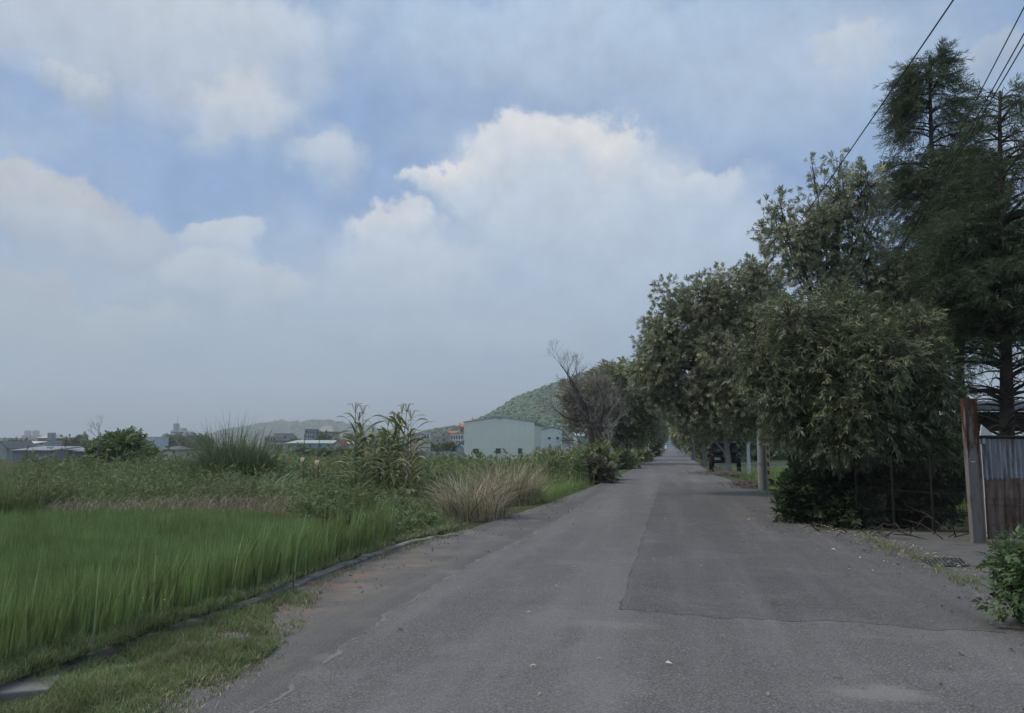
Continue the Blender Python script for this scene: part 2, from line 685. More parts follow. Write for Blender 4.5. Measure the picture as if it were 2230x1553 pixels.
sg = np.concatenate([np.arange(-40, 60, .6), 60 * 1.09 ** np.arange(0, 58)])
tg = np.concatenate([-12 * 1.16 ** np.arange(42, 0, -1), np.arange(-12, 12, .18), 12 * 1.16 ** np.arange(0, 43)])
SG, TG = np.meshgrid(sg, tg, indexing='ij')
X_, Y_ = xy(SG, TG)
Z_ = gz(X_, Y_)
ns, ntt = SG.shape
i_, j_ = np.meshgrid(np.arange(ns - 1), np.arange(ntt - 1), indexing='ij')
fq = np.stack([i_ * ntt + j_, i_ * ntt + j_ + 1, (i_ + 1) * ntt + j_ + 1, (i_ + 1) * ntt + j_], -1).reshape(-1, 4)

m, nt, out = new_mat('soil_and_low_green')
p = pos_of(nt)
n1 = noise(nt, p, .35, 5, .6)
n2 = noise(nt, p, 4.0, 5, .65)
n3 = noise(nt, p, .03, 3, .5)
c = mixc(nt, ramp(nt, n1, .42, .6), (.05, .062, .028), (.075, .08, .04))
c = mixc(nt, ramp(nt, n2, .52, .68, 0, .6), c, (.1, .085, .055))
c = mixc(nt, ramp(nt, n3, .48, .6, 0, .6), c, (.075, .095, .035))
principled(nt, out, c, .95, .1, bump=n2, bstr=.8, bdist=.05)
ground = MB().add(np.stack([X_, Y_, Z_], -1).reshape(-1, 3), fq[:, ::-1]).build('ground', m, smooth=True)
tag(ground, kind='structure')


def asphalt(name, a, b, dirt=0.0, old=False):
    m, nt, out = new_mat(name)
    p = pos_of(nt)
    n1 = noise(nt, p, .5, 4, .6)
    n2 = noise(nt, p, 62, 2, .8)
    n2b = noise(nt, p, 34, 3, .75)
    n3 = noise(nt, p, 3.2, 5, .65)
    c = mixc(nt, ramp(nt, n1, .35, .65), a, b)
    c = mixc(nt, ramp(nt, n2, .36, .62, 0, 1), tuple(x * .45 for x in a[:3]), c)
    c = mixc(nt, ramp(nt, n2, .58, .68, 0, .4), c, tuple(min(1, x * 1.9) for x in b[:3]))
    c = mixc(nt, ramp(nt, n2b, .62, .72, 0, .45), c, tuple(min(1, x * 2.1) for x in b[:3]))
    c = mixc(nt, ramp(nt, n2b, .36, .27, 0, .6), c, tuple(x * .3 for x in a[:3]))
    c = mixc(nt, ramp(nt, n3, .48, .72, 0, .5), c, tuple(x * .7 for x in a[:3]))
    n5 = noise(nt, p, 1.05, 6, .7, .6)
    c = mixc(nt, ramp(nt, n5, .47, .5, 0, .32), c, tuple(x * .8 for x in a[:3])) if old else mixc(nt, ramp(nt, n5, .5, .68, 0, .3), c, tuple(x * 1.3 for x in b[:3]))
    # traffic-worn streaks along the road
    dt = nt.nodes.new('ShaderNodeVectorMath')
    dt.operation = 'DOT_PRODUCT'
    nt.links.new(p, dt.inputs[0])
    dt.inputs[1].default_value = (NV[0], NV[1], 0)
    tt = dt.outputs['Value']
    ds = nt.nodes.new('ShaderNodeVectorMath')
    ds.operation = 'DOT_PRODUCT'
    nt.links.new(p, ds.inputs[0])
    ds.inputs[1].default_value = (U[0], U[1], 0)
    ss = ds.outputs['Value']
    cb = nt.nodes.new('ShaderNodeCombineXYZ')
    nt.links.new(tt, cb.inputs[0])
    nt.links.new(math_n(nt, 'MULTIPLY', ss, .06), cb.inputs[1])
    ns_ = noise(nt, cb.outputs[0], 1.4, 3, .6)
    c = mixc(nt, ramp(nt, ns_, .45, .7, 0, .35), c, tuple(min(1, x * 1.35) for x in b[:3]))
    # stains of pale dust, each with a spot of its own
    spots = [(1.3, 5.75, .42, .2, .55), (-.62, 7.4, .5, .22, .3), (2.8, 5.2, .55, .35, .2), (2.2, 19, .35, .7, .25)]
    cb2 = nt.nodes.new('ShaderNodeCombineXYZ')
    wob = noise(nt, p, 2.3, 4, .6)
    nt.links.new(math_n(nt, 'ADD', tt, math_n(nt, 'MULTIPLY', wob, .7)), cb2.inputs[0])
    nt.links.new(math_n(nt, 'ADD', ss, math_n(nt, 'MULTIPLY', wob, .5)), cb2.inputs[1])
    for (t0, s0, rt, rs, al) in spots:
        ma = nt.nodes.new('ShaderNodeVectorMath')
        ma.operation = 'MULTIPLY_ADD'
        nt.links.new(cb2.outputs[0], ma.inputs[0])
        ma.inputs[1].default_value = (1 / rt, 1 / rs, 0)
        ma.inputs[2].default_value = (-(t0 + .35) / rt, -(s0 + .25) / rs, 0)
        le = nt.nodes.new('ShaderNodeVectorMath')
        le.operation = 'LENGTH'
        nt.links.new(ma.outputs[0], le.inputs[0])
        c = mixc(nt, ramp(nt, le.outputs['Value'], 1.2, .3, 0, al, True), c, (.26, .25, .225))
    if old:
        nd = noise(nt, p, 1.1, 6, .68)
        edge = ramp(nt, tt, -2.7, -4.4, 0, 1)
        f = ramp(nt, math_n(nt, 'ADD', nd, math_n(nt, 'MULTIPLY', edge, .22)), .56, .76, 0, .85)
        c = mixc(nt, f, c, (.19, .17, .145))
        # a spill of reddish sand by the kerb
        band = math_n(nt, 'MULTIPLY', ramp(nt, ss, 6.3, 7.3), ramp(nt, ss, 12.5, 10.2))
        band = math_n(nt, 'MULTIPLY', band, ramp(nt, tt, -3.05, -3.6))
        nd2 = noise(nt, p, 2.4, 6, .7)
        c = mixc(nt, math_n(nt, 'MULTIPLY', band, ramp(nt, nd2, .47, .6, 0, .85)), c, (.235, .165, .12))
        nd3 = noise(nt, p, 14, 4, .7)
        c = mixc(nt, ramp(nt, nd3, .6, .7, 0, .6), c, (.06, .058, .055))
        nd4 = noise(nt, scaled(nt, p, (1, 1, 1)), .9, 5, .7)
        c = mixc(nt, ramp(nt, nd4, .55, .7, 0, .5), c, (.26, .25, .235))
    principled(nt, out, c, .88, .22, bump=n2b, bstr=.55, bdist=.012)
    return m


M_OLD = asphalt('worn_asphalt', (.135, .13, .123), (.185, .177, .168), old=True)
M_NEW = asphalt('grey_asphalt', (.162, .156, .152), (.186, .18, .174))
M_PATCH = asphalt('patched_asphalt', (.128, .124, .122), (.152, .147, .143))


def strip(name, mat, lf, rf, s0, s1, z, jl, jr, cols=12):
    s = np.concatenate([np.arange(s0, min(s1, 40), .07), np.arange(min(s1, 40), s1, 1.0), [s1]]) if s1 > 40 else np.append(np.arange(s0, s1, .07), s1)
    one = np.stack([s, 0 * s], 1)
    a = lf(s) + jl * (snoise(one, 2.1, 3) + .5 * snoise(one, 7, 5) + .35 * snoise(one, 23, 6))
    b = rf(s) + jr * (snoise(one, 1.7, 8) + .5 * snoise(one, 6, 9) + .35 * snoise(one, 19, 4))
    q = np.linspace(0, 1, cols)
    t = a[:, None] * (1 - q) + b[:, None] * q
    x, y = xy(np.repeat(s[:, None], cols, 1), t)
    n = len(s)
    i, j = np.meshgrid(np.arange(n - 1), np.arange(cols - 1), indexing='ij')
    f = np.stack([i * cols + j, i * cols + j + 1, (i + 1) * cols + j + 1, (i + 1) * cols + j], -1).reshape(-1, 4)
    o = MB().add(np.stack([x, y, 0 * x + z], -1).reshape(-1, 3), f).build(name, mat)
    tag(o, kind='structure')
    return s, a, b


strip('road', M_OLD, lambda s: Ls(s) + .05, lambda s: Rs(s) + .12, -25, 640, 0.0, .03, .1)
sN, aN, bN = strip('road_resurfacing', M_NEW, Ns, lambda s: Rs(s) - .02, -25, 640, .004, .05, .06)
# newer dark patch on the right half, its near end cut across the lane
tq = np.linspace(0, 1, 60)
sq = np.arange(0, 1.0001, .004)
TT, QQ = np.meshgrid(tq, sq)
s0 = 8.0 + .12 * snoise(np.stack([tq * 3.4, 0 * tq], 1), 1.6, 2) + .06 * snoise(np.stack([tq * 3.4, 0 * tq], 1), 6, 1) - .25 * tq
SS = s0[None, :] * (1 - QQ) + 36.0 * QQ
left = -.55 + .035 * snoise(np.stack([SS.ravel(), 0 * SS.ravel()], 1), 1.1, 4).reshape(SS.shape) + .012 * snoise(np.stack([SS.ravel(), 0 * SS.ravel()], 1), 11, 4).reshape(SS.shape)
right = np.minimum(Rs(SS) - .12, 3.25)
T2 = left * (1 - TT) + right * TT
x2, y2 = xy(SS, T2)
r_, c_ = SS.shape
i, j = np.meshgrid(np.arange(r_ - 1), np.arange(c_ - 1), indexing='ij')
f2 = np.stack([i * c_ + j, i * c_ + j + 1, (i + 1) * c_ + j + 1, (i + 1) * c_ + j], -1).reshape(-1, 4)
tag(MB().add(np.stack([x2, y2, 0 * x2 + .0065], -1).reshape(-1, 3), f2).build('road_patch', M_PATCH), kind='structure')


def ribbon(mb, x, y, w, z):
    d = unit(np.stack([np.gradient(x), np.gradient(y)], 1))
    n = np.stack([-d[:, 1], d[:, 0]], 1)
    a = np.stack([x, y], 1) + n * w[:, None]
    b = np.stack([x, y], 1) - n * w[:, None]
    v = np.concatenate([np.c_[a, 0 * x + z], np.c_[b, 0 * x + z]])
    k = len(x)
    i = np.arange(k - 1)
    mb.add(v, np.stack([i, i + 1, k + i + 1, k + i], 1))


def wid(n, base, sd):
    q = np.stack([np.arange(n) * .3, np.zeros(n)], 1)
    return np.clip(base * (.5 + 1.4 * snoise(q, .7, sd) + .8 * snoise(q, 3.7, sd + 1)), 0, 1)


M_SEAM = plain_mat('tar_and_grit', (.1, .098, .095), .95, .1, var=.6, sc=30)
M_PALE = plain_mat('pale_grit', (.21, .2, .185), .95, .1, var=.3, sc=25)
mb = MB()
ribbon(mb, x2[:, 0], y2[:, 0], wid(len(x2), .007, 1), .0085)
mb.build('road_seam', M_SEAM)['kind'] = 'structure'
mb = MB()
xx, yy = xy(sN, aN + .03)
k = sN < 45
ribbon(mb, xx[k], yy[k], wid(k.sum(), .016, 7), .0065)
mb.build('road_edge_grit', M_PALE)['kind'] = 'structure'

# concrete kerb of the paddy ditch
m, nt, out = new_mat('old_concrete')
p = pos_of(nt)
n1, n2, n3 = noise(nt, p, 1.2, 5, .6), noise(nt, p, 18, 4, .7), noise(nt, p, 5, 5, .6)
c = mixc(nt, n1, (.19, .183, .168), (.27, .26, .24))
c = mixc(nt, ramp(nt, n3, .5, .68, 0, .75), c, (.085, .085, .075))
c = mixc(nt, ramp(nt, n2, .6, .7, 0, .4), c, (.06, .06, .055))
principled(nt, out, c, .93, .15, bump=n2, bstr=.6, bdist=.01)
M_CONC = m
sk = np.arange(-12, 15.6, .12)
tk = Ls(sk) + .01 * snoise(np.stack([sk, 0 * sk], 1), 4)
prof = [(-.09, -.7), (-.09, .03), (-.08, .04), (.03, .038), (.045, .028), (.055, -.2)]
V = []
for s_, t_ in zip(sk, tk):
    for a, z in prof:
        x, y = xy(s_, t_ + a + .012 * math.sin(9 * s_ + 5 * z))
        V.append((x, y, z + .008 * math.sin(7 * s_ + 3 * a) - .09 * float(sstep(s_, 12.8, 15.4))))
n, k = len(sk), len(prof)
i, j = np.meshgrid(np.arange(n - 1), np.arange(k - 1), indexing='ij')
f = np.stack([i * k + j, i * k + j + 1, (i + 1) * k + j + 1, (i + 1) * k + j], -1).reshape(-1, 4)
kb = MB().add(V, f).add(V[-k:], [tuple(range(k))]).build('kerb', M_CONC)
tag(kb, kind='structure')

M_PAVE = plain_mat('grimy_concrete', (.13, .125, .115), .95, .15, var=.35, sc=3, bstr=.3, grime=(.06, .06, .05, 1), gsc=(1, 1, 1))
# concrete apron at the gate
poly = []
sa = np.linspace(9.0, 16.2, 40)
V = []
for s_ in sa:
    tl = float(Rs(s_)) + .1
    for q in np.linspace(0, 1, 6):
        V.append((*xy(s_, tl + (9.5 - tl) * q), .004 + .01 * math.sin(s_ * 2 + q * 3) * .3))
i, j = np.meshgrid(np.arange(39), np.arange(5), indexing='ij')
f = np.stack([i * 6 + j, i * 6 + j + 1, (i + 1) * 6 + j + 1, (i + 1) * 6 + j], -1).reshape(-1, 4)
tag(MB().add(V, f).build('pavement', M_PAVE), kind='structure')

# ================================================================== low vegetation
M_RICE = leaf_mat('rice_leaf', (.062, .1, .028), (.115, .16, .048), (.15, .19, .08), .05, trans=.25, clump=2.2, gloss=.3, gain=2.25, sat=.9)
M_GRASS = leaf_mat('grass_leaf', (.085, .122, .04), (.12, .158, .06), (.24, .21, .12), .15, trans=.3, clump=1.5, sat=.92)
M_OLIVE = leaf_mat('tall_grass_leaf', (.065, .095, .03), (.1, .13, .05), (.2, .18, .1), .1, trans=.3, clump=.6)
M_SILVER = leaf_mat('silver_grass_leaf', (.09, .13, .06), (.14, .185, .1), (.23, .21, .13), .1, trans=.3, clump=.6, gloss=.4, gain=2.2)
M_STRAW = leaf_mat('dry_straw', (.17, .142, .09), (.28, .24, .155), (.075, .058, .042), .25, trans=.2, clump=1.2, gloss=.15, rough=.7, gain=2.2)
M_THATCH = leaf_mat('dead_stalk', (.13, .1, .07), (.22, .18, .125), (.07, .09, .035), .25, trans=.15, clump=1.6, gloss=.12, rough=.8, gain=2.3)
M_WEED = leaf_mat('weed_leaf', (.055, .085, .025), (.1, .132, .045), (.15, .18, .06), .15, trans=.3, clump=.7)
M_MEADOW = leaf_mat('meadow_leaf', (.085, .135, .03), (.12, .17, .045), (.16, .19, .06), .15, trans=.3, clump=.12)
M_BRIGHT = leaf_mat('bright_rice_leaf', (.11, .19, .03), (.15, .23, .045), trans=.35, clump=.4)
M_STEMW = bark_mat('stem_brown', (.09, .07, .05), (.16, .13, .1), 8)
M_FLOWER = plain_mat('white_petals', (.7, .7, .66), .8, .2)
LEAF_S = leaf_t(.5)
LEAF_N = leaf_t(.28)
SPR_WEED = [spray_t(9, .42, .2, .9, .15, rng) for _ in range(4)]


def inpoly(x, y, poly):
    poly = np.asarray(poly)
    c = np.zeros(len(x), bool)
    j = len(poly) - 1
    for i in range(len(poly)):
        xi, yi, xj, yj = *poly[i], *poly[j]
        k = ((yi > y) != (yj > y)) & (x < (xj - xi) * (y - yi) / (yj - yi + 1e-12) + xi)
        c ^= k
        j = i
    return c


def frust(x, y, m=1.15):
    """roughly what the photograph and a step to either side can see"""
    return (np.abs(x) < (y + 1.5) * .643 * m + 1.2) & (y > 1.5)


# ---- the paddy
ks = np.linspace(-3, 12.3, 30)
kx, ky = xy(ks, Ls(ks) - .13)
rice_poly = list(zip(kx, ky)) + [(-2.95, 13.0), (-3.15, 13.9), (-3.7, 15.0), (-4.6, 15.9), (-6, 16.35), (-24, 16.5), (-24, -2)]
n = 310000
x = rng.uniform(-15, -1.5, n)
y = rng.uniform(2.5, 16.5, n)
k = inpoly(x, y, rice_poly) & frust(x, y, 1.02)
keep = rng.uniform(size=n) < np.clip(1.15 - y / 26, .35, 1)
x, y = x[k & keep], y[k & keep]
# planted in hills about 18 cm apart
hx, hy = np.round(x / .17) * .17, np.round(y / .17) * .17
x = hx + (x - hx) * .75 + rng.normal(0, .012, len(x))
y = hy + (y - hy) * .75 + rng.normal(0, .012, len(y))
pos = np.stack([x, y, gz(x, y) - .02], 1)
s_, t_ = st(x, y)
edge = np.exp(-(Ls(s_) - t_ - .13).clip(0) / .35)
hh = (.93 + .05 * snoise(pos[:, :2], .9)) * rng.uniform(.86, 1.05, len(x))
az_ = np.where(rng.uniform(size=len(x)) < .3 + .6 * edge, rng.normal(-.45, .7, len(x)), rng.uniform(0, 2 * PI, len(x)))
mb = MB()
blades(mb, pos, hh, rng.uniform(.013, .022, len(x)) * (1 + y / 40), .05 + .2 * rng.uniform(size=len(x)) ** 2 + edge * rng.uniform(.0, .5, len(x)) ** 2.5, az_, 3)
rice = mb.build('rice_plants', M_RICE)
tag(rice, 'green rice plants standing close together in the paddy beside the kerb', 'rice', kind='stuff')
print('rice', len(x))


# ---- grass on the verge by the kerb
def verge(poly, n, hlo, hhi, straw=.2, thr=-.35, zb=0.0, m1=None, m2=None, bend=(.2, .9), w=(.004, .007)):
    poly = np.asarray(poly)
    x = rng.uniform(poly[:, 0].min(), poly[:, 0].max(), n)
    y = rng.uniform(poly[:, 1].min(), poly[:, 1].max(), n)
    dd = snoise(np.stack([x, y], 1), 2.2, 4) + .5 * snoise(np.stack([x, y], 1), 6, 2)
    k = inpoly(x + .17 * dd, y - .17 * dd, poly) & (dd > thr - rng.exponential(.25, n))
    s, t = st(x, y)
    k &= (t > np.where(s < 8.9, Ls(s) - .13, Ls(s) - .02)) | (rng.uniform(size=n) < .12)
    x, y, dd, s, t = x[k], y[k], dd[k], s[k], t[k]
    z = np.where(t < Ls(s) + .12, np.where(t < Ls(s) - .14, gz(x, y), .11), zb + 0 * x)
    pos = np.stack([x, y, z], 1)
    h = rng.uniform(hlo, hhi, len(x)) * np.clip(.8 + .4 * dd, .45, 1.3)
    st_ = rng.uniform(size=len(x)) < straw * np.clip(1 - dd, .2, 2)
    for mb, sel, hs, bs in ((m1, ~st_, 1, 0), (m2, st_, .8, .5)):
        blades(mb, pos[sel], h[sel] * hs, rng.uniform(*w, sel.sum()), rng.uniform(bend[0], bend[1], sel.sum()) + bs, None, 3)


def gp(l):
    return [G(*q) for q in l]


mg, ms = MB(), MB()
verge(gp([(-80, 1530), (-80, 1505), (250, 1425), (430, 1362), (560, 1315), (600, 1312), (470, 1370), (330, 1440), (280, 1500), (120, 1560)]), 40000, .05, .17, .1, -.8, 0, mg, ms)
verge(gp([(120, 1500), (330, 1425), (520, 1395), (610, 1405), (560, 1450), (400, 1490), (330, 1530), (120, 1640), (-200, 1640), (-100, 1540)]), 46000, .04, .13, .15, -.55, 0, mg, ms)
verge(gp([(560, 1295), (700, 1232), (860, 1178), (1000, 1146), (1010, 1162), (860, 1205), (720, 1265), (600, 1325)]), 26000, .04, .15, .25, -.05, 0, mg, ms)
verge(gp([(700, 1232), (860, 1180), (1000, 1142), (1020, 1152), (880, 1195), (720, 1252)]), 14000, .08, .3, .25, -.3, 0, mg, ms)
verge(gp([(850, 1180), (1000, 1140), (1200, 1085), (1330, 1040), (1340, 1048), (1210, 1103), (1000, 1165), (880, 1190)]), 22000, .05, .22, .5, -.2, 0, mg, ms)
verge(gp([(-240, 1530), (0, 1500), (250, 1412), (560, 1292), (650, 1285), (590, 1340), (600, 1400), (540, 1465), (300, 1580), (-240, 1680)]), 60000, .04, .16, .25, -.35, 0, mg, ms)
verge(gp([(200, 1553), (420, 1440), (600, 1290), (720, 1262), (700, 1330), (620, 1440), (480, 1530), (330, 1620)]), 16000, .02, .09, .5, .35, .002, mg, ms)
# tufts along the apron on the other side
verge(gp([(1890, 1172), (1960, 1190), (2040, 1228), (2150, 1275), (2165, 1300), (2130, 1290), (2030, 1243), (1950, 1205)]), 9000, .05, .16, .2, .0, .01, mg, ms)
verge(gp([(1640, 1060), (1700, 1078), (1740, 1120), (1715, 1125), (1690, 1095), (1650, 1075)]), 6000, .06, .22, .5, -.1, 0, mg, ms)
verge(gp([(1490, 985), (1545, 1012), (1650, 1050), (1640, 1062), (1560, 1036), (1510, 1000)]), 9000, .1, .35, .6, -.2, 0, mg, ms)
tag(mg.build('verge_grass', M_GRASS), 'short green grass growing over the kerb and road edge', 'grass', kind='stuff')
tag(ms.build('dry_verge_grass', M_STRAW), 'dry bleached grass blades along the road edges', 'dry grass', kind='stuff')


# ---- bands of rank growth behind the paddy
def band(n, Y0, Y1, prof, r=rng):
    prof = np.array(prof, float)
    px = r.uniform(prof[0, 0], prof[-1, 0], n)
    Y = r.uniform(Y0, Y1, n)
    yt = np.interp(px, prof[:, 0], prof[:, 1])
    x = (px - IMW / 2) / F * Y / (math.cos(PITCH) - 0)  # near the horizon
    top = H + (HORIZ - yt) / F * Y
    s_, t_ = st(x, Y)
    k = t_ < Ls(s_) - .3 + .25 * snoise(np.stack([x, Y], 1), 2.5, 1)
    x, Y, top = x[k], Y[k], top[k]
    z0 = gz(x, Y)
    return x, Y, z0, np.clip(top - z0, .08, 4)


def grass_band(mb, n, Y0, Y1, prof, w=(.008, .014), bend=(.15, .8), lo=.5, wind=None, segs=3):
    x, y, z, h = band(n, Y0, Y1, prof)
    n = len(x)
    q = snoise(np.stack([x, y], 1), 1.3, 3)
    hh = h * rng.uniform(lo, 1.0, n) * (1 + .14 * q)
    az = None if wind is None else rng.normal(wind, 1.0, n)
    blades(mb, np.stack([x, y, z], 1), hh, rng.uniform(*w, n), rng.uniform(*bend, n), az, segs)


def leaf_band(mb, n, Y0, Y1, prof, size=(.09, .17), lo=.15):
    x, y, z, h = band(n, Y0, Y1, prof)
    n = len(x)
    q = snoise(np.stack([x, y], 1), 1.6, 6) + .6 * snoise(np.stack([x, y], 1), 4.5, 2)
    hz = h * (.92 + .34 * q) * (1 - (1 - lo) * rng.uniform(size=n) ** 1.7)
    pos = np.stack([x, y, z + hz], 1)
    d = sphere_pts(n) + np.array([0, -.3, .35])
    R = frames(d, sphere_pts(n) * .5 + np.array([0, 0, 1.]))
    for i, (tv, tf) in enumerate(SPR_WEED):
        k = np.arange(n) % 4 == i
        scatter(mb, tv, tf, pos[k], R[k], rng.uniform(*size, k.sum()))


mw, mo, md, mm = MB(), MB(), MB(), MB()
# thatch of dead stalks facing the paddy
grass_band(md, 7000, 16.9, 18.6, [(130, 1085), (240, 1072), (400, 1060), (520, 1062), (660, 1062), (700, 1090)], (.007, .012), (.3, 1.3), .35)
grass_band(md, 1800, 16.8, 17.6, [(440, 1075), (520, 1050), (650, 1060)], (.01, .016), (.7, 1.5), .5)
x, y, z, h = band(5000, 16.7, 18.0, [(130, 1082), (660, 1066), (780, 1110)])
blades(md, np.stack([x, y, z + h * rng.uniform(0, .8, len(x))], 1), rng.uniform(.2, .5, len(x)), rng.uniform(.006, .01, len(x)), rng.uniform(.9, 1.6, len(x)), None, 3)
tag(md.build('dead_grass_thatch', M_THATCH), 'brown thatch of dead stalks between paddy and weeds', 'dry grass', kind='stuff')
# leafy weeds
leaf_band(mw, 5200, 18.3, 22, [(60, 1050), (140, 1045), (300, 1037), (500, 1040), (620, 1058), (700, 1072), (820, 1095)])
leaf_band(mw, 5200, 22, 27, [(40, 1040), (140, 1030), (300, 1022), (460, 1028), (640, 1040), (760, 1050), (960, 1050)])
leaf_band(mw, 3800, 15.2, 18.6, [(640, 1085), (680, 1072), (730, 1065), (800, 1085), (870, 1115), (960, 1128)])
leaf_band(mw, 3200, 18.5, 23, [(600, 1075), (760, 1068), (900, 1085), (985, 1085)])
leaf_band(mw, 2600, 24, 30, [(560, 1012), (700, 1020), (800, 1035), (960, 1035), (1000, 1040)], (.12, .25))
leaf_band(mw, 2500, 14.0, 16.5, [(800, 1140), (880, 1135), (960, 1140)], (.08, .16))
leaf_band(mw, 4200, 26, 33, [(60, 1005), (180, 1010), (330, 1000), (450, 1008), (600, 1005)], (.14, .3))
leaf_band(mw, 3600, 34, 60, [(600, 990), (800, 994), (960, 996), (1010, 1000), (1300, 1000)], (.2, .4))
tag(mw.build('leafy_weeds', M_WEED), 'tangle of low leafy weeds between the paddy and the meadow', 'weeds', kind='stuff')
# white flowers among them
x, y, z, h = band(70, 20, 25, [(200, 1040), (300, 1030), (460, 1034), (600, 1050)])
mf = MB()
pos = np.stack([x, y, z + h * 1.02], 1)
for a in range(5):
    d = np.stack([np.full(len(x), math.cos(a * 1.2566)), np.full(len(x), math.sin(a * 1.2566)), np.full(len(x), .3)], 1)
    scatter(mf, *leaf_t(.6), pos, frames(d, np.tile([0, 0, 1.], (len(x), 1))), .028)
x, y, z, h = band(70, 26, 33, [(1170, 1052), (1240, 1040), (1310, 1030)])
pos = np.stack([x, y, z + h * 1.02], 1)
for a in range(5):
    d = np.stack([np.full(len(x), math.cos(a * 1.2566)), np.full(len(x), math.sin(a * 1.2566)), np.full(len(x), .3)], 1)
    scatter(mf, *leaf_t(.6), pos, frames(d, np.tile([0, 0, 1.], (len(x), 1))), .035)
tag(mf.build('white_flowers', M_FLOWER), 'tiny white flowers dotted over the green weeds', 'flowers', kind='stuff')
# tall grasses
grass_band(mo, 15000, 24, 31, [(-60, 976), (60, 980), (200, 978), (330, 966), (440, 978), (520, 990)], (.009, .016), (.2, .8), .55)
grass_band(mo, 12000, 20, 24, [(-60, 1000), (60, 1000), (140, 1030), (330, 1035), (500, 1030), (640, 1045), (760, 1060)], (.009, .014), (.3, .9), .5)
grass_band(mo, 11000, 15.5, 22, [(640, 1090), (760, 1085), (860, 1110), (990, 1100)], (.007, .011), (.3, 1.0), .4)
grass_band(mo, 12000, 24, 34, [(560, 1010), (700, 1015), (850, 1025), (1000, 1030), (1160, 1035)], (.009, .015), (.3, .9), .45)
grass_band(mo, 3000, 22, 27, [(1000, 1075), (1100, 1070), (1180, 1062)], (.008, .012), (.3, 1.0), .4)
tag(mo.build('wild_grass', M_OLIVE), 'olive green wild grass standing tall among the weeds', 'grass', kind='stuff')
# the meadow and the paddies beyond
grass_band(mm, 26000, 33, 115, [(560, 988), (700, 990), (1010, 994), (1300, 996)], (.02, .045), (.2, .8), .4)
grass_band(mm, 9000, 28, 60, [(960, 1008), (1020, 1002), (1160, 1006), (1280, 1010)], (.012, .025), (.2, .8), .4)
tag(mm.build('meadow_grass', M_MEADOW), 'flat green meadow reaching to the sheds and houses', 'meadow', kind='stuff')
mb = MB()
grass_band(mb, 9000, 23, 34, [(1150, 1052), (1200, 1046), (1290, 1035), (1320, 1036)], (.008, .014), (.2, .7), .5)
tag(mb.build('bright_grass', M_BRIGHT), 'bright green grass with white flowers on the bank by the maize', 'grass', kind='stuff')
# paddy on the other side, seen under the trees
mb = MB()
n = 26000
x = rng.uniform(8, 34, n)
y = rng.uniform(24, 66, n)
s, t = st(x, y)
k = (t > Rs(s) + 1.6) & (t < 22) & frust(x, y)
x, y = x[k], y[k]
blades(mb, np.stack([x, y, gz(x, y)], 1), rng.uniform(.45, .75, len(x)), rng.uniform(.014, .03, len(x)), rng.uniform(.1, .5, len(x)), None, 2)
tag(mb.build('young_rice', M_BRIGHT), 'bright green young rice seen under the roadside trees', 'rice', kind='stuff')


def grass_clump(name, label, cat, loc, n, rad, h, w, bend, mat, group=None, lean=(0, 0), plumes=0, segs=5, spread=.9):
    root = empty(name, loc)
    tag(root, label, cat, group)
    a = rng.uniform(0, 2 * PI, n)
    r = rad * np.sqrt(rng.uniform(size=n))
    pos = np.stack([r * np.cos(a), r * np.sin(a), np.full(n, -.05)], 1)
    az = a + rng.normal(0, spread, n)
    hh = h * rng.uniform(.45, 1.0, n) * (1 - .35 * (r / rad) ** 2)
    mb = MB()
    blades(mb, pos, hh, rng.uniform(w * .6, w, n), rng.uniform(bend[0], bend[1], n), az, segs)
    mb.build('foliage', mat, root)
    if plumes:
        for i in range(plumes):
            mb = MB()
            b = rng.uniform(-rad * .8, rad * .8, 2)
            top = np.array([b[0] * 2.2 + rng.normal(0, .15), b[1] * 2, h * rng.uniform(1.0, 1.15)])
            mb.tube([(b[0], b[1], 0), (b[0] * 1.4, b[1] * 1.4, h * .6), tuple(top)], [.006, .005, .003], 4)
            for q in range(16):
                u = q / 16
                p0 = top * (1 - .22 * u) + np.array([b[0], b[1], 0]) * .22 * u
                blades(mb, p0[None], .16, .008, rng.uniform(.5, 1.2), None, 2)
            mb.build('plume', M_STRAW, root)
    return root


def at_ground(px, Y):
    x = P(px, HORIZ, Y)[0]
    return (x, Y, float(gz(x, Y)))


grass_clump('silver_grass_clump', 'tall clump of silver grass rising above the weeds between the round bush and the maize', 'grass clump',
            at_ground(512, 26), 3000, 1.1, 3.5, .046, (.12, .95), leaf_mat('cane_leaf', (.05, .085, .035), (.085, .125, .055), (.19, .2, .13), .08, trans=.25, clump=.7, gloss=.4), spread=1.8)
grass_clump('silver_grass_clump', 'pale drooping grass clump in front of the tallest silver grass', 'grass clump',
            at_ground(560, 21.5), 1900, 1.0, 2.0, .026, (.5, 1.2), M_SILVER)
grass_clump('grass_clump', 'big olive grass tussock at the far edge of the paddy by the photo edge', 'grass clump',
            at_ground(45, 19.2), 1300, 1.05, 2.1, .03, (.3, 1.1), M_OLIVE)
grass_clump('dry_grass_clump', 'tan dry reed clump bending over the road edge nearest the kerb end', 'dry grass clump',
            at_ground(1030, 18.2), 800, .75, 1.9, .021, (.35, 1.35), M_STRAW)
grass_clump('dry_grass_clump', 'brown dry reed clump behind the tan one beside the meadow', 'dry grass clump',
            at_ground(1105, 23.5), 1000, .95, 2.2, .024, (.3, 1.2), M_STRAW)
grass_clump('dry_grass_clump', 'low bleached grass tussock drooping onto the far paddy edge', 'dry grass clump',
            at_ground(595, 17.6), 420, .8, 1.05, .014, (.8, 1.5), M_STRAW)
grass_clump('reed_grass_clump', 'thin feathery reeds with pale plumes behind the round bush', 'grass clump',
            at_ground(310, 31), 160, 1.4, 2.0, .014, (.2, .6), M_OLIVE, plumes=12)


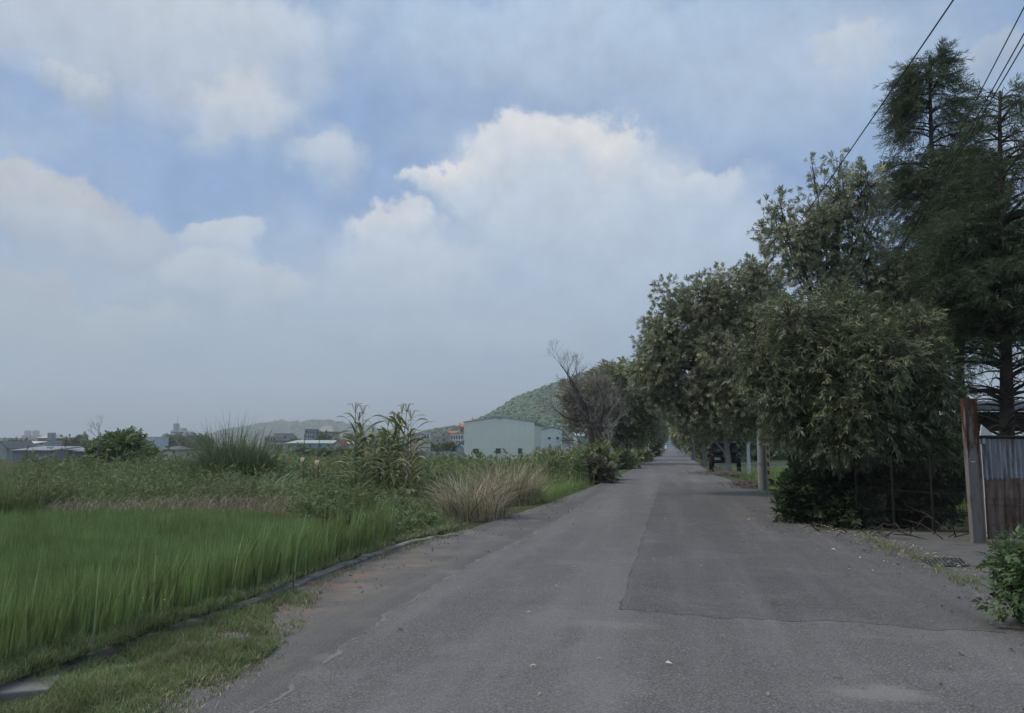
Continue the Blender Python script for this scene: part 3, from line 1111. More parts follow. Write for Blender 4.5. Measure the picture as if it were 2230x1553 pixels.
# ---- maize
def maize(r, h, dry=.0):
    """one maize plant: stalk, leaves, tassel as three meshes"""
    a, b, c = MB(), MB(), MB()
    lean = r.normal(0, .05, 2)
    pts = [(lean[0] * u * u * h, lean[1] * u * u * h, u * h) for u in np.linspace(0, 1, 7)]
    a.tube(pts, np.linspace(.017, .006, 7), 6)
    az = r.uniform(0, PI)
    nl = 15
    for i in range(nl):
        u = .12 + .8 * i / nl
        p0 = np.array([lean[0] * u * u * h, lean[1] * u * u * h, u * h])
        ang = az + (PI if i % 2 else 0) + r.normal(0, .35)
        L = .95 * (1 - .5 * abs(u - .5)) * r.uniform(.75, 1.1)
        el0 = r.uniform(.8, 1.25)
        drop = r.uniform(1.2, 2.6)
        d = np.array([math.cos(ang), math.sin(ang), 0])
        sd = np.array([-math.sin(ang), math.cos(ang), 0])
        p = p0.copy()
        rows = []
        m = 8
        for q in range(m + 1):
            uu = q / m
            wv = .043 * math.sin(PI * min(1, .12 + uu * .9)) ** .7 * r.uniform(.9, 1.1) + .002
            e = el0 - drop * uu ** 1.4
            tw = .5 * math.sin(uu * 4 + i)
            s2 = sd * math.cos(tw) + np.array([0, 0, 1]) * math.sin(tw)
            rows += [p - s2 * wv, p + np.array([0, 0, -.012 * (1 - uu)]), p + s2 * wv]
            p = p + (d * math.cos(e) + np.array([0, 0, 1]) * math.sin(e)) * (L / m)
        f = [(3 * q + j, 3 * q + j + 1, 3 * q + j + 4, 3 * q + j + 3) for q in range(m) for j in (0, 1)]
        b.add(rows, f)
    top = np.array(pts[-1])
    for i in range(9):
        ang = r.uniform(0, 2 * PI)
        o = r.uniform(.05, .25)
        c.tube([top - (0, 0, .05), top + (math.cos(ang) * o * .5, math.sin(ang) * o * .5, .16), top + (math.cos(ang) * o * 1.2, math.sin(ang) * o * 1.2, .24 - o * .5)], [.005, .0045, .003], 4)
    return a, b, c


M_STALK = plain_mat('maize_stalk', (.13, .16, .07), .6, .3)
M_MAIZE = leaf_mat('maize_leaf', (.065, .1, .035), (.105, .142, .055), (.18, .18, .06), .2, trans=.3, clump=1.2, gloss=.4)
M_MAIZED = leaf_mat('withered_maize_leaf', (.1, .11, .04), (.17, .16, .07), (.27, .21, .12), .35, trans=.3, clump=1.2)
M_TASSEL = plain_mat('maize_tassel', (.3, .24, .15), .9, .1)
mz = []
for v in range(4):
    r_ = np.random.default_rng(100 + v)
    root = empty('maize_plant', (0, 0, 0))
    a, b, c = maize(r_, 2.3)
    a.build('stalk', M_STALK, root)
    b.build('foliage', M_MAIZED if v == 3 else M_MAIZE, root)
    c.build('tassel', M_TASSEL, root)
    mz.append(root)
used = [False] * 4


def put(proto, idx, flags, loc, rz, s, label, cat, group):
    o = proto if not flags[idx] else copy_tree(proto)
    flags[idx] = True
    o.location = loc
    o.rotation_euler = (0, 0, rz)
    o.scale = (s, s, s)
    tag(o, label, cat, group)
    return o


for i, (px, Y, sz, v) in enumerate([(778, 24.5, 1.3, 0), (792, 24.2, 1.28, 1), (872, 24.6, 1.3, 1), (858, 24.2, 1.2, 2), (895, 24.2, 1.22, 0), (800, 25.2, .95, 2), (826, 24.3, 1.12, 1), (776, 23.6, .9, 3), (894, 23.0, .85, 3), (846, 23.8, .95, 0), (800, 24.8, 1.2, 1), (812, 23.6, .95, 2), (832, 25.2, 1.0, 3), (845, 24.6, 1.2, 1), (862, 25.4, 1.3, 0), (874, 24.0, 1.02, 2),
                                    (890, 24.8, 1.05, 3), (902, 25.6, .98, 1), (765, 25.6, .85, 2), (820, 26.2, 1.05, 0), (850, 23.4, .8, 3), (880, 23.2, .75, 3), (788, 23.2, .72, 2), (838, 22.9, .7, 1), (905, 23.6, .66, 3), (862, 22.6, .6, 2)]):
    put(mz[v], v, used, at_ground(px, Y), rng.uniform(0, 6), sz, 'tall maize plant in the ragged clump standing above the weeds', 'maize plant', 'maize in the ragged clump')
for i in range(64):
    px, Y = rng.uniform(1150, 1262), rng.uniform(33, 41)
    v = int(rng.integers(0, 3))
    put(mz[v], v, used, at_ground(px, Y), rng.uniform(0, 6), rng.uniform(.62, .76), 'low dark maize plant in the patch before the warehouse', 'maize plant', 'maize in the patch by the warehouse')


# ---- withered banana stems and a young banana
def ribbonleaf(mb, p, d, L, w, e0, drop, m=8, twist=0):
    sd = np.array([-d[1], d[0], 0.0])
    rows = []
    p = np.array(p, float)
    for q in range(m + 1):
        u = q / m
        ww = w * math.sin(PI * min(1, .1 + u * .88)) ** .6
        e = e0 - drop * u
        rows += [p - sd * ww, p + (0, 0, .01), p + sd * ww]
        p = p + (np.array([d[0], d[1], 0]) * math.cos(e) + np.array([0, 0, 1]) * math.sin(e)) * (L / m)
    mb.add(rows, [(3 * q + j, 3 * q + j + 1, 3 * q + j + 4, 3 * q + j + 3) for q in range(m) for j in (0, 1)])


M_DEADL = leaf_mat('dead_banana_leaf', (.17, .1, .06), (.26, .17, .1), trans=.1, clump=3)
M_YLEAF = leaf_mat('yellow_green_leaf', (.2, .23, .06), (.26, .28, .09), trans=.3, clump=2)
for px, Y, hgt, lab in ((661, 25, 2.3, 'withered banana stem with a curled brown leaf, left of the bare stick'), (700, 24.5, 2.2, 'bare leaning banana stick with a grey husk near the maize')):
    root = empty('withered_banana', at_ground(px, Y))
    tag(root, lab, 'withered plant')
    mb = MB()
    ln_ = .03 if hgt > 2.25 else -.1
    mb.tube([(0, 0, 0), (ln_ * .6, 0, hgt * .35), (ln_, 0, hgt * .7), (ln_ * .6, 0, hgt)], [.05, .03, .014, .008], 8)
    mb.build('stem', M_STEMW, root)
    mb = MB()
    for q in range(5 if hgt > 2.25 else 3):
        a = q * 2.3 + .2
        ribbonleaf(mb, (ln_ * .8, 0, hgt * (.45 + .1 * q)), (math.cos(a), math.sin(a)), .55, .06, .6, 2.6)
    mb.build('foliage', M_DEADL, root)
root = empty('banana_plant', at_ground(600, 27))
tag(root, 'yellowish young banana plant between the silver grass and the long shed', 'banana plant')
MB().tube([(0, 0, 0), (.02, 0, .8), (.03, 0, 1.5)], [.06, .05, .03], 8).build('stem', M_YLEAF, root)
mb = MB()
for q in range(6):
    a = q * 1.1 + .3
    ribbonleaf(mb, (.03, 0, 1.35 + .03 * q), (math.cos(a), math.sin(a)), .6, .1, 1.0, 2.2)
mb.build('foliage', M_YLEAF, root)

# weeds with leafy stems standing in the verge grass
wl = MB()
for k_, (px, py, hgt) in enumerate([(225, 1400, .32), (300, 1380, .35), (170, 1430, .22), (345, 1370, .25)]):
    q = G(px, py)
    root = empty('weed_plant', (q[0], q[1], 0))
    tag(root, ['pale leafy weed rising over the kerb grass against the rice', 'tallest thin weed with seed head in the kerb grass',
               'low broad weed nearest the stone slab on the verge', 'slim grassy weed at the end of the verge tuft'][k_], 'weed')
    mb = MB().tube([(0, 0, 0), (.01, .01, hgt * .5), (.03, 0, hgt)], [.005, .004, .002], 5)
    mb.build('stem', M_STEMW, root)
    mb = MB()
    n = 26
    u = np.linspace(.15, 1, n)
    a = np.arange(n) * 2.4
    pos = np.stack([.03 * u * u, 0 * u, hgt * u], 1)
    d = np.stack([np.cos(a), np.sin(a), .5 + 0 * a], 1)
    scatter(mb, *leaf_t(.34), pos, frames(d, np.tile([0, 0, 1.], (n, 1))), (.1 * (1.1 - .75 * u)))
    mb.build('foliage', M_SILVER, root)
q = G(637, 1287)
tag(MB().tube([(q[0], q[1], -.02), (q[0] + .01, q[1], .1), (q[0] + .0, q[1] + .01, .21)], [.009, .008, .006], 7).build('wooden_stake', M_STEMW), 'short brown stake standing beside the kerb at the sandy patch', 'stake')
q = G(40, 1516)
sl_ = MB().box((0, 0, .03), (.42, .34, .07), .3).build('concrete_slab', M_CONC, loc=(q[0], q[1], .01))
bevel(sl_, .012)
tag(sl_, 'pale broken concrete slab lying in dry grass on the verge', 'slab')

# grit, dead leaves and chips lying on the asphalt
mb, ml = MB(), MB()
n = 520
s = rng.uniform(3.5, 22, n)
t = np.where(rng.uniform(size=n) < .62, Ls(s) + .2 + rng.exponential(.45, n), Rs(s) - rng.exponential(.35, n))
k = (t > Ls(s) + .15) & (t < Rs(s))
s, t = s[k], t[k]
x, y = xy(s, t)
for px_, py_ in zip(x, y):
    r0 = rng.uniform(.006, .02)
    v = sphere_pts(7) * r0 * np.array([1.2, 1.2, .7]) + np.array([px_, py_, r0 * .5 + .012])
    mb.add(v, [(0, 1, 2), (0, 2, 3), (1, 4, 5), (3, 5, 6), (2, 4, 6), (0, 4, 5), (1, 3, 6)])
tag(mb.build('gravel', plain_mat('gravel_chip', (.2, .195, .185), .95, .1, var=.5, sc=15)), 'loose gravel chips scattered on the road edges', 'gravel', kind='stuff')
n = 1500
s = np.concatenate([rng.uniform(11, 21, 1200), rng.uniform(4, 16, 300)])
t = np.concatenate([Rs(s[:1200]) + .5 - rng.exponential(.5, 1200), Rs(s[1200:]) - rng.uniform(0, 5, 300)])
k = t > -1.5
k &= rng.uniform(size=n) < np.where(np.arange(n) < 1200, 1, .35)
s, t = s[k], t[k]
x, y = xy(s, t)
d = sphere_pts(len(x)) * np.array([1, 1, .12])
pos = np.stack([x, y, np.full(len(x), .022)], 1)
scatter(ml, *leaf_t(.32, .3, .15), pos, frames(d, np.tile([0, 0, 1.], (len(x), 1)) + rng.normal(0, .3, (len(x), 3))), rng.uniform(.03, .075, len(x)))
tag(ml.build('fallen_leaves', leaf_mat('dead_leaf', (.12, .085, .05), (.22, .17, .11), (.33, .3, .25), .12, trans=.05, clump=3)), 'dead leaves littered on the asphalt under the trees', 'leaf litter', kind='stuff')

# ================================================================== trees and bushes
M_BARK = bark_mat('grey_bark', (.13, .115, .1), (.24, .215, .19))
M_TWIGG = bark_mat('grey_twigs', (.12, .105, .095), (.2, .18, .165))
M_BARKD = bark_mat('dark_bark', (.04, .033, .027), (.085, .07, .055))
M_BARKP = bark_mat('pale_bark', (.22, .21, .19), (.36, .34, .31))
M_LIME = plain_mat('lime_wash', (.55, .54, .5), .9, .1, var=.2, sc=5, grime=(.2, .18, .15, 1))
M_LEAFA = leaf_mat('olive_leaf', (.06, .075, .028), (.1, .115, .045), (.17, .16, .06), .1, under=(.13, .15, .1, 1), uf=.75, trans=.22, clump=.9, gloss=.4, rough=.45, gain=1.75)
M_LEAFB = leaf_mat('grey_green_leaf', (.108, .113, .06), (.162, .165, .093), (.14, .13, .06), .08, under=(.24, .265, .2, 1), uf=.8, trans=.25, clump=.7, gloss=.5, rough=.42, gain=2.8)
M_LEAFR = leaf_mat('roadside_leaf', (.075, .09, .035), (.125, .135, .055), (.16, .15, .07), .12, under=(.17, .18, .12, 1), uf=.7, trans=.38, clump=.5, gloss=.35, gain=2.6)
M_LEAFBR = leaf_mat('brownish_leaf', (.1, .092, .065), (.145, .13, .095), (.17, .13, .09), .2, trans=.25, clump=.6, gain=2.2)
M_CONIF = leaf_mat('conifer_needle', (.03, .052, .025), (.05, .08, .036), (.12, .09, .05), .06, trans=.2, clump=.8, gloss=.2, gain=1.55)
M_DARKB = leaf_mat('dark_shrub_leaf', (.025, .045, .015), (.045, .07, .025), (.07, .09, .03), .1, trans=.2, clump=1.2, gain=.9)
M_SHRUB = leaf_mat('fresh_shrub_leaf', (.055, .115, .03), (.085, .155, .045), (.12, .19, .06), .15, under=(.12, .16, .08, 1), uf=.6, trans=.3, clump=3.0, gloss=.4, gain=1.15)
M_BUSHG = leaf_mat('bush_leaf', (.06, .095, .03), (.09, .13, .045), trans=.25, clump=.8)
M_FARG = leaf_mat('distant_leaf', (.045, .075, .03), (.075, .11, .04), (.1, .12, .05), .2, trans=.15, clump=.15)
r_ = np.random.default_rng(5)
SPR_A = [spray_t(11, .46, .11, .9, .22, r_) for _ in range(5)]
SPR_B = [spray_t(13, .5, .11, 1.0, .12, r_, True) for _ in range(5)]
SPR_F = [spray_t(6, .6, .28, 1.0, .2, r_) for _ in range(4)]
FEA = [feather_t(34, .34, .011, r_, .35) for _ in range(5)]
WID = [spray_t(7, .5, .26, .95, .25, r_) for _ in range(4)]


def lobe(px, py, Y, rx, ry, dens=1.0, dy=1.0):
    c = P(px, py, Y)
    k = Y / F
    return (c, np.array([rx * k, rx * k * dy, ry * k]), dens)


def bez(a, b, c, n=7):
    u = np.linspace(0, 1, n)[:, None]
    return (1 - u) ** 2 * a + 2 * u * (1 - u) * b + u * u * c


def crown(mb, mt, lobes, n, sprays, size, base, r, droop=.3, shell=.55, gap=-.75, spike=.06, twig=.35, gs=1.0):
    """leaf sprays over the lobes; twigs go into mt"""
    big, lobes = lobes, []
    for c, ra, den in big:
        lobes.append((c, ra * .8, den * .55))
        for dd in unit(r.normal(size=(7, 3)) + np.array([0, 0, .12])):
            f_ = r.uniform(.36, .56)
            lobes.append((c + dd * ra * (1.03 - f_ * .75), ra * f_ * r.uniform(.85, 1.15, 3), den))
    area = np.array([(l[1][0] * l[1][2] + l[1][0] * l[1][1]) * l[2] for l in lobes])
    cnt = (n * area / area.sum()).astype(int)
    for (c, rad, den), m in zip(lobes, cnt):
        if m < 1:
            continue
        d = sphere_pts(m, r)
        lump = 1 + .17 * snoise(d * 2.2 + c, 1.0, 3) + .1 * snoise(d * 5 + c, 1.0, 5)
        rr = (shell + (1 - shell) * r.uniform(size=m) ** .6) * lump
        sp = r.uniform(size=m) < spike
        rr = np.where(sp, rr * r.uniform(1.05, 1.3, m), rr)
        p = c + d * rad * rr[:, None]
        k = snoise(p, 1.5 / gs, 2) + .5 * snoise(p, 4.1 / gs, 7) > gap
        k &= (p[:, 2] > base[2] + .15)
        p, d = p[k], d[k]
        m = len(p)
        out = d * .8 + r.normal(0, .45, (m, 3)) + np.array([0, 0, .15 - droop])
        R = frames(out, r.normal(0, .35, (m, 3)) + np.array([0, 0, 1.0]))
        s = r.uniform(size[0], size[1], m)
        q = r.integers(0, len(sprays), m)
        for i, (tv, tf) in enumerate(sprays):
            scatter(mb, tv, tf, p[q == i] - base, R[q == i], s[q == i])
        # fine twigs from inside the lobe
        w = np.nonzero(r.uniform(size=m) < twig)[0][:60]
        for i in w:
            a = c + d[i] * rad * .25 + r.normal(0, .1, 3) * rad
            mid = (a + p[i]) / 2 + np.array([0, 0, .12 * rad[2]]) + r.normal(0, .06, 3) * rad
            mt.tube(bez(a, mid, p[i], 5) - base, np.linspace(.014, .004, 5) * gs, 3, False)


def limbs(mt, base, lobes, trunk_top, rad, r, fork=.4, sag=.0, wob=.12, k=9):
    tp = np.array(trunk_top)
    n = 9
    path = np.array([base + (tp - base) * u + np.array([r.normal(0, wob), r.normal(0, wob), 0]) * math.sin(PI * u) * .6 for u in np.linspace(0, 1, n)])
    rr = np.interp(np.linspace(0, 1, n), [0, .06, .5, 1], [rad * 1.35, rad, rad * .72, rad * .4])
    mt.tube(path - base, rr, k)
    for c, ra, den in lobes:
        u = np.clip((c[2] - base[2]) / (tp[2] - base[2] + 1e-6) * fork + r.uniform(-.05, .1), .22, .95)
        a = path[int(u * (n - 1))]
        mid = a + (c - a) * .45 + np.array([0, 0, .25 * np.linalg.norm(c - a) - sag])
        l0 = rad * .5 * (1 - .5 * u) * min(1.0, .25 + ra.max() / 1.6)
        mt.tube(bez(a, mid, c + np.array([0, 0, ra[2] * .1]), 9) - base, np.linspace(l0, l0 * .3, 9), 6, False)
        for _ in range(5):
            e = c + sphere_pts(1, r)[0] * ra * .75
            s = a + (c - a) * r.uniform(.45, .95)
            mt.tube(bez(s, (s + e) / 2 + np.array([0, 0, .1]), e, 6) - base, np.linspace(l0 * .3, .008, 6), 4, False)


def tree(name, label, cat, base, lobes, top, rad, n, sprays, size, mleaf, mbark, group=None, seed=1, fork=.55, parts=('trunk', 'crown'), **kw):
    r = np.random.default_rng(seed)
    base = np.array(base, float)
    root = empty(name, base)
    tag(root, label, cat, group)
    mt, mc = MB(), MB()
    limbs(mt, base, lobes, top, rad, r, fork)
    crown(mc, mt, lobes, n, sprays, size, base, r, **kw)
    mt.build(parts[0], mbark, root, smooth=True)
    mc.build(parts[1], mleaf, root)
    return root


def gpt(px, Y):
    return np.array(at_ground(px, Y))


# the two big roadside trees and the tall one behind
lA = [lobe(1775, 735, 17.6, 130, 100), lobe(1700, 830, 17.2, 85, 115), lobe(1850, 830, 16.6, 130, 130), lobe(1965, 800, 17.2, 100, 120), lobe(1890, 930, 16.8, 130, 90),
      lobe(1775, 910, 16.9, 90, 75), lobe(2010, 905, 17, 85, 110), lobe(1985, 970, 17.2, 90, 60), lobe(1715, 905, 17.3, 50, 50), lobe(1830, 700, 18.5, 110, 70), lobe(1930, 720, 18.2, 90, 70)]
tree('broadleaf_tree', 'olive drooping roadside tree overhanging the dark shrub beside the rusty post', 'tree', gpt(1850, 17.6), lA, P(1850, 700, 17.6), .2, 11000, SPR_A, (.19, .32), M_LEAFA, M_BARKD,
     seed=3, droop=.5, shell=.5, gap=-.95, twig=.3)
lB = [lobe(1832, 430, 22, 85, 75, .8), lobe(1725, 510, 22, 70, 65, .8), lobe(1800, 550, 22, 95, 75), lobe(1880, 500, 22, 55, 85, .7), lobe(1790, 640, 22, 95, 70), lobe(1900, 620, 22, 80, 75, .9),
      lobe(1965, 690, 21.5, 65, 80), lobe(1690, 470, 22, 35, 50, .5), lobe(1830, 350, 22, 22, 25, .6), lobe(1768, 365, 22, 12, 18, .6), lobe(1905, 410, 22, 20, 25, .5), lobe(1860, 720, 22, 100, 60)]
tree('broadleaf_tree', 'taller thin-crowned broadleaf tree rising above the drooping one into the sky', 'tree', gpt(1790, 22), lB, P(1830, 420, 22), .19, 5200, SPR_B, (.22, .34), M_LEAFB, M_BARKD,
     seed=4, droop=.1, shell=.35, gap=-.35, twig=.5, spike=.12)
lC = [lobe(1455, 735, 27, 62, 55), lobe(1432, 800, 27, 52, 55), lobe(1530, 680, 27, 75, 75), lobe(1620, 650, 27, 85, 75), lobe(1500, 810, 27, 95, 75), lobe(1600, 790, 26.5, 105, 95),
      lobe(1560, 880, 26.5, 95, 60), lobe(1655, 870, 26, 85, 85), lobe(1452, 640, 27, 24, 30, .6), lobe(1700, 740, 26, 90, 90), lobe(1470, 860, 27, 50, 40, .8), lobe(1420, 730, 27, 25, 40, .6), lobe(1640, 595, 27, 25, 25, .6)]
tree('broadleaf_tree', 'grey-green roadside tree reaching out over the lane behind the concrete pole', 'tree', gpt(1745, 27), lC, P(1640, 690, 27), .22, 13500, SPR_B, (.22, .34), M_LEAFB, M_BARKD,
     seed=5, droop=.2, shell=.5, gap=-.85, twig=.25)
lD = [lobe(1575, 880, 48, 75, 60), lobe(1515, 885, 48, 48, 45), lobe(1620, 870, 48, 60, 60), lobe(1500, 930, 48, 34, 26), lobe(1645, 905, 48, 45, 40), lobe(1560, 850, 48, 60, 40)]
tree('broadleaf_tree', 'roadside tree with dark trunk standing just in front of the parked black car', 'tree', gpt(1588, 47), lD, P(1570, 880, 48), .19, 4200, SPR_F, (.3, .5), M_LEAFR, M_BARK, seed=6, droop=.3, shell=.45, gap=-.9, twig=.2)

# further trees of both rows: a label of its own for each of the nearest, the dwindling rest share one
rows = [
    (1532, 66, [(1525, 905, 40, 45), (1505, 930, 28, 30), (1550, 890, 40, 40), (1490, 915, 18, 24)], 'right-hand avenue tree with leaning pale trunk behind the black car', M_LEAFR, 800),
    (1510, 88, [(1500, 925, 24, 30), (1482, 930, 16, 26), (1515, 905, 26, 30)], None, M_LEAFR, 520),
    (1490, 125, [(1487, 940, 16, 24), (1478, 950, 10, 18)], None, M_LEAFR, 300),
    (1482, 180, [(1480, 950, 11, 17)], None, M_FARG, 200),
    (1478, 260, [(1478, 957, 8, 12)], None, M_FARG, 140),
    (1392, 88, [(1380, 880, 38, 42), (1400, 905, 36, 40), (1372, 920, 30, 36), (1398, 945, 30, 28)], 'leafy avenue tree behind the white-stained dead trunk', M_LEAFR, 1000),
    (1416, 118, [(1412, 915, 26, 34), (1424, 940, 20, 28), (1405, 945, 22, 24)], None, M_LEAFR, 560),
    (1432, 165, [(1430, 932, 16, 24), (1438, 948, 12, 16)], None, M_LEAFR, 340),
    (1446, 240, [(1444, 948, 10, 13)], None, M_FARG, 180),
]
q_ = 0
for px, Y, lb, lab, mat, n in rows:
    lab = lab.replace('right-hand ', '') if lab else 'small olive tree of the avenue dwindling into the distance along the road'
    ll = [lobe(a, b, Y, c, d) for a, b, c, d in lb]
    tree('avenue_tree', lab, 'tree', gpt(px, Y), ll, P(px, lb[0][1], Y), .2, int(n * 2.8), SPR_F, (.36, .58) if Y < 100 else (.5, .8), mat, M_BARK, group='far trees of the avenue', seed=20 + q_, droop=.25, shell=.4, gap=-1.0, twig=.1, gs=1.5)
    q_ += 1
lJ = [lobe(1345, 850, 70, 48, 48), lobe(1375, 832, 70, 44, 38), lobe(1405, 870, 70, 34, 50), lobe(1325, 835, 70, 36, 34), lobe(1330, 900, 70, 46, 45), lobe(1385, 880, 70, 42, 50), lobe(1350, 940, 70, 45, 35), lobe(1400, 930, 70, 30, 40), lobe(1315, 860, 70, 30, 40)]
tree('broadleaf_tree', 'dense dark green tree behind the bare branches on the far side of the road', 'tree', gpt(1340, 70), lJ, P(1345, 850, 70), .3, 3800, SPR_F, (.5, .8), M_LEAFR, M_BARK, seed=40, droop=.3, shell=.4, gap=-.9, twig=.15, gs=1.5)
lI = [lobe(1270, 865, 66, 48, 45), lobe(1310, 870, 66, 38, 48), lobe(1255, 905, 66, 34, 34), lobe(1300, 920, 66, 40, 34)]
tree('half_bare_tree', 'brownish half bare tree with dense fine twigs behind the leaning bare tree', 'tree', gpt(1310, 66), lI, P(1290, 850, 66), .2, 1500, SPR_F, (.35, .6), M_LEAFBR, M_BARK, seed=41, droop=-.3, shell=.3, gap=-.5, twig=.9, gs=1.5)


# leafless trees
def bare(mb, p, d, L, rad, depth, r, spread=.5, up=.15, ratio=.72, k=6):
    n = 5
    pts = [p]
    dd = d.copy()
    for i in range(n - 1):
        dd = unit(dd + r.normal(0, .11, 3) + np.array([0, 0, up * .25]))
        pts.append(pts[-1] + dd * L / (n - 1))
    mb.tube(np.array(pts), np.linspace(rad, rad * .62, n), k if depth > 2 else 3, depth == 0)
    if depth == 0:
        return
    for j in range(3 if r.uniform() < .55 else 2):
        a = unit(dd + r.normal(0, spread, 3) + np.array([0, 0, up]))
        s = pts[-1] if j < 2 else pts[-2]
        bare(mb, s, a, L * ratio * r.uniform(.8, 1.15), rad * .62, depth - 1, r, spread, up, ratio, k)


def bare_tree(name, label, base, stems, mat, seed, group=None, depth=6, spread=.42, twigmat=None):
    r = np.random.default_rng(seed)
    root = empty(name, base)
    tag(root, label, 'bare tree', group)
    mt, mc = MB(), MB()
    for path, rad, L in stems:
        path = np.array(path) - np.array(base)
        pp = np.array([path[0] * (1 - u) + path[-1] * u if len(path) == 2 else bez(path[0], path[1], path[2], 9)[int(u * 8)] for u in np.linspace(0, 1, 9)])
        mt.tube(pp, np.linspace(rad, rad * .16, 9), 8)
        for u in (.35, .5, .62, .75, .88, 1.0):
            i = int(u * 8)
            for _ in range(2):
                d = unit(unit(path[-1] - path[0]) * .6 + r.normal(0, .55, 3) + np.array([0, 0, .35]))
                bare(mc, pp[i], d, L * (1.15 - .4 * u), min(rad * .25 * (1.2 - .8 * u), .05), depth - 2, r, spread)
    mt.build('trunk', mat, root, smooth=True)
    mc.build('branches', twigmat or mat, root)
    return root


b = gpt(1292, 58)
bare_tree('bare_tree', 'leaning leafless tree with long dark limbs between warehouse and avenue', b,
          [((b, P(1300, 920, 58), P(1240, 830, 58)), .3, 1.15), ((P(1297, 935, 58), P(1275, 870, 58), P(1222, 795, 58.5)), .17, 1.0), ((P(1300, 930, 58), P(1330, 880, 58), P(1300, 835, 58)), .14, 1.0),
           ((P(1288, 912, 58), P(1230, 925, 57), P(1205, 885, 56)), .08, .8)], M_BARKD, 8, twigmat=M_TWIGG)
b = gpt(1328, 61)
bare_tree('dead_tree', 'dead pale-branched tree with a white-washed trunk foot at the road edge', b,
          [((b, P(1327, 970, 61), P(1326, 930, 61)), .26, .5), ((P(1326, 935, 61), P(1322, 880, 61), P(1362, 862, 61)), .06, .8), ((P(1326, 938, 61), P(1345, 915, 61), P(1350, 900, 61)), .06, .6)], M_BARK, 12, twigmat=M_BARKP)
r_ = np.random.default_rng(77)
root = bpy.data.objects['dead_tree']
MB().tube(np.array([(.02, -.02, -.1), (.0, -.03, .7), (-.03, -.02, 1.6)]), [.34, .31, .29], 12).build('lime_wash', M_LIME, root)
b = gpt(216, 29)
bare_tree('bare_sapling', 'thin leafless sapling standing beside the round green bush', b, [((b, P(214, 970, 29), P(216, 935, 29)), .05, .3)], M_BARK, 21, depth=5, spread=.28)

# bushes on the field side
tree('bush', 'round green bush standing taller than the weeds by the leafless sapling', 'bush', gpt(262, 30), [lobe(262, 985, 30, 55, 38), lobe(235, 1000, 30, 42, 30), lobe(300, 1000, 30, 45, 30), lobe(268, 962, 30, 30, 18)],
     P(262, 970, 30), .06, 2000, WID, (.2, .33), M_BUSHG, M_BARKD, seed=51, parts=('stem', 'foliage'), droop=.2, shell=.5, gap=-1.2, twig=.1)
tree('bush', 'yellow-green bush at the edge of the maize patch beside the road', 'bush', gpt(1290, 38), [lobe(1285, 1005, 38, 40, 26), lobe(1262, 1012, 38, 30, 20), lobe(1308, 1015, 37.5, 24, 22)],
     P(1285, 1000, 38), .05, 620, WID, (.35, .6), leaf_mat('yellow_bush_leaf', (.09, .12, .035), (.14, .165, .05), trans=.25, clump=.8), M_BARKD, seed=52, parts=('stem', 'foliage'), droop=.1, shell=.5, gap=-1.2, twig=.1)
tree('bush', 'dark purplish bush hugging the road edge below the dead tree', 'bush', gpt(1306, 35), [lobe(1306, 1032, 35, 22, 26), lobe(1290, 1022, 35, 20, 16), lobe(1318, 1040, 34.5, 12, 16)],
     P(1306, 1025, 35), .05, 480, WID, (.25, .42), leaf_mat('purplish_leaf', (.055, .055, .035), (.085, .08, .05), trans=.2, clump=1), M_BARKD, seed=53, parts=('stem', 'foliage'), droop=.1, shell=.5, gap=-1.2, twig=.2)
tree('bush', 'green grassy bush at the foot of the avenue trunks beside the road', 'bush', gpt(1352, 56), [lobe(1352, 1006, 56, 20, 16), lobe(1365, 1010, 56, 14, 11)],
     P(1352, 1000, 56), .05, 300, WID, (.4, .6), M_BUSHG, M_BARKD, seed=54, parts=('stem', 'foliage'), droop=.1, shell=.4, gap=-1.2, twig=.1)
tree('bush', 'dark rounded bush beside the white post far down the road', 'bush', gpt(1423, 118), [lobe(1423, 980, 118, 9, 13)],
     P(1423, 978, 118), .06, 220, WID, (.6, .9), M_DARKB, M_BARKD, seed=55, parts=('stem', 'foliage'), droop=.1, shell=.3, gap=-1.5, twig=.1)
tree('bush', 'pale leafy bush below the avenue trees near the white post', 'bush', gpt(1398, 78), [lobe(1398, 994, 78, 15, 14), lobe(1388, 1000, 78, 10, 9)],
     P(1398, 990, 78), .05, 240, WID, (.5, .7), M_LEAFR, M_BARKD, seed=56, parts=('stem', 'foliage'), droop=.1, shell=.4, gap=-1.2, twig=.1)
# the shade on the near side
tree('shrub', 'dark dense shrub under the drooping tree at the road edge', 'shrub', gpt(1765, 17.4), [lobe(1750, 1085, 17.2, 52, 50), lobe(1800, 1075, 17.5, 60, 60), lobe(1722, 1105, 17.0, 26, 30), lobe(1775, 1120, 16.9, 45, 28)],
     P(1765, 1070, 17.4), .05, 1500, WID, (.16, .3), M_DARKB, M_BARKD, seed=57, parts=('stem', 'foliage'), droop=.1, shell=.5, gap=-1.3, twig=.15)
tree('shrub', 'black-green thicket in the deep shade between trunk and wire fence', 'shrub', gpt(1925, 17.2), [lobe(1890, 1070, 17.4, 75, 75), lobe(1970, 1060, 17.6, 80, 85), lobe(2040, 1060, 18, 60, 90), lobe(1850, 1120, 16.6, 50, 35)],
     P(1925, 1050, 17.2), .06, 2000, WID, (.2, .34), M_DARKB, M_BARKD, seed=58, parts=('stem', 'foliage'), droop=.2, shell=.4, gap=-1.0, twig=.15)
b = np.array([4.78, 7.3, 0.0])
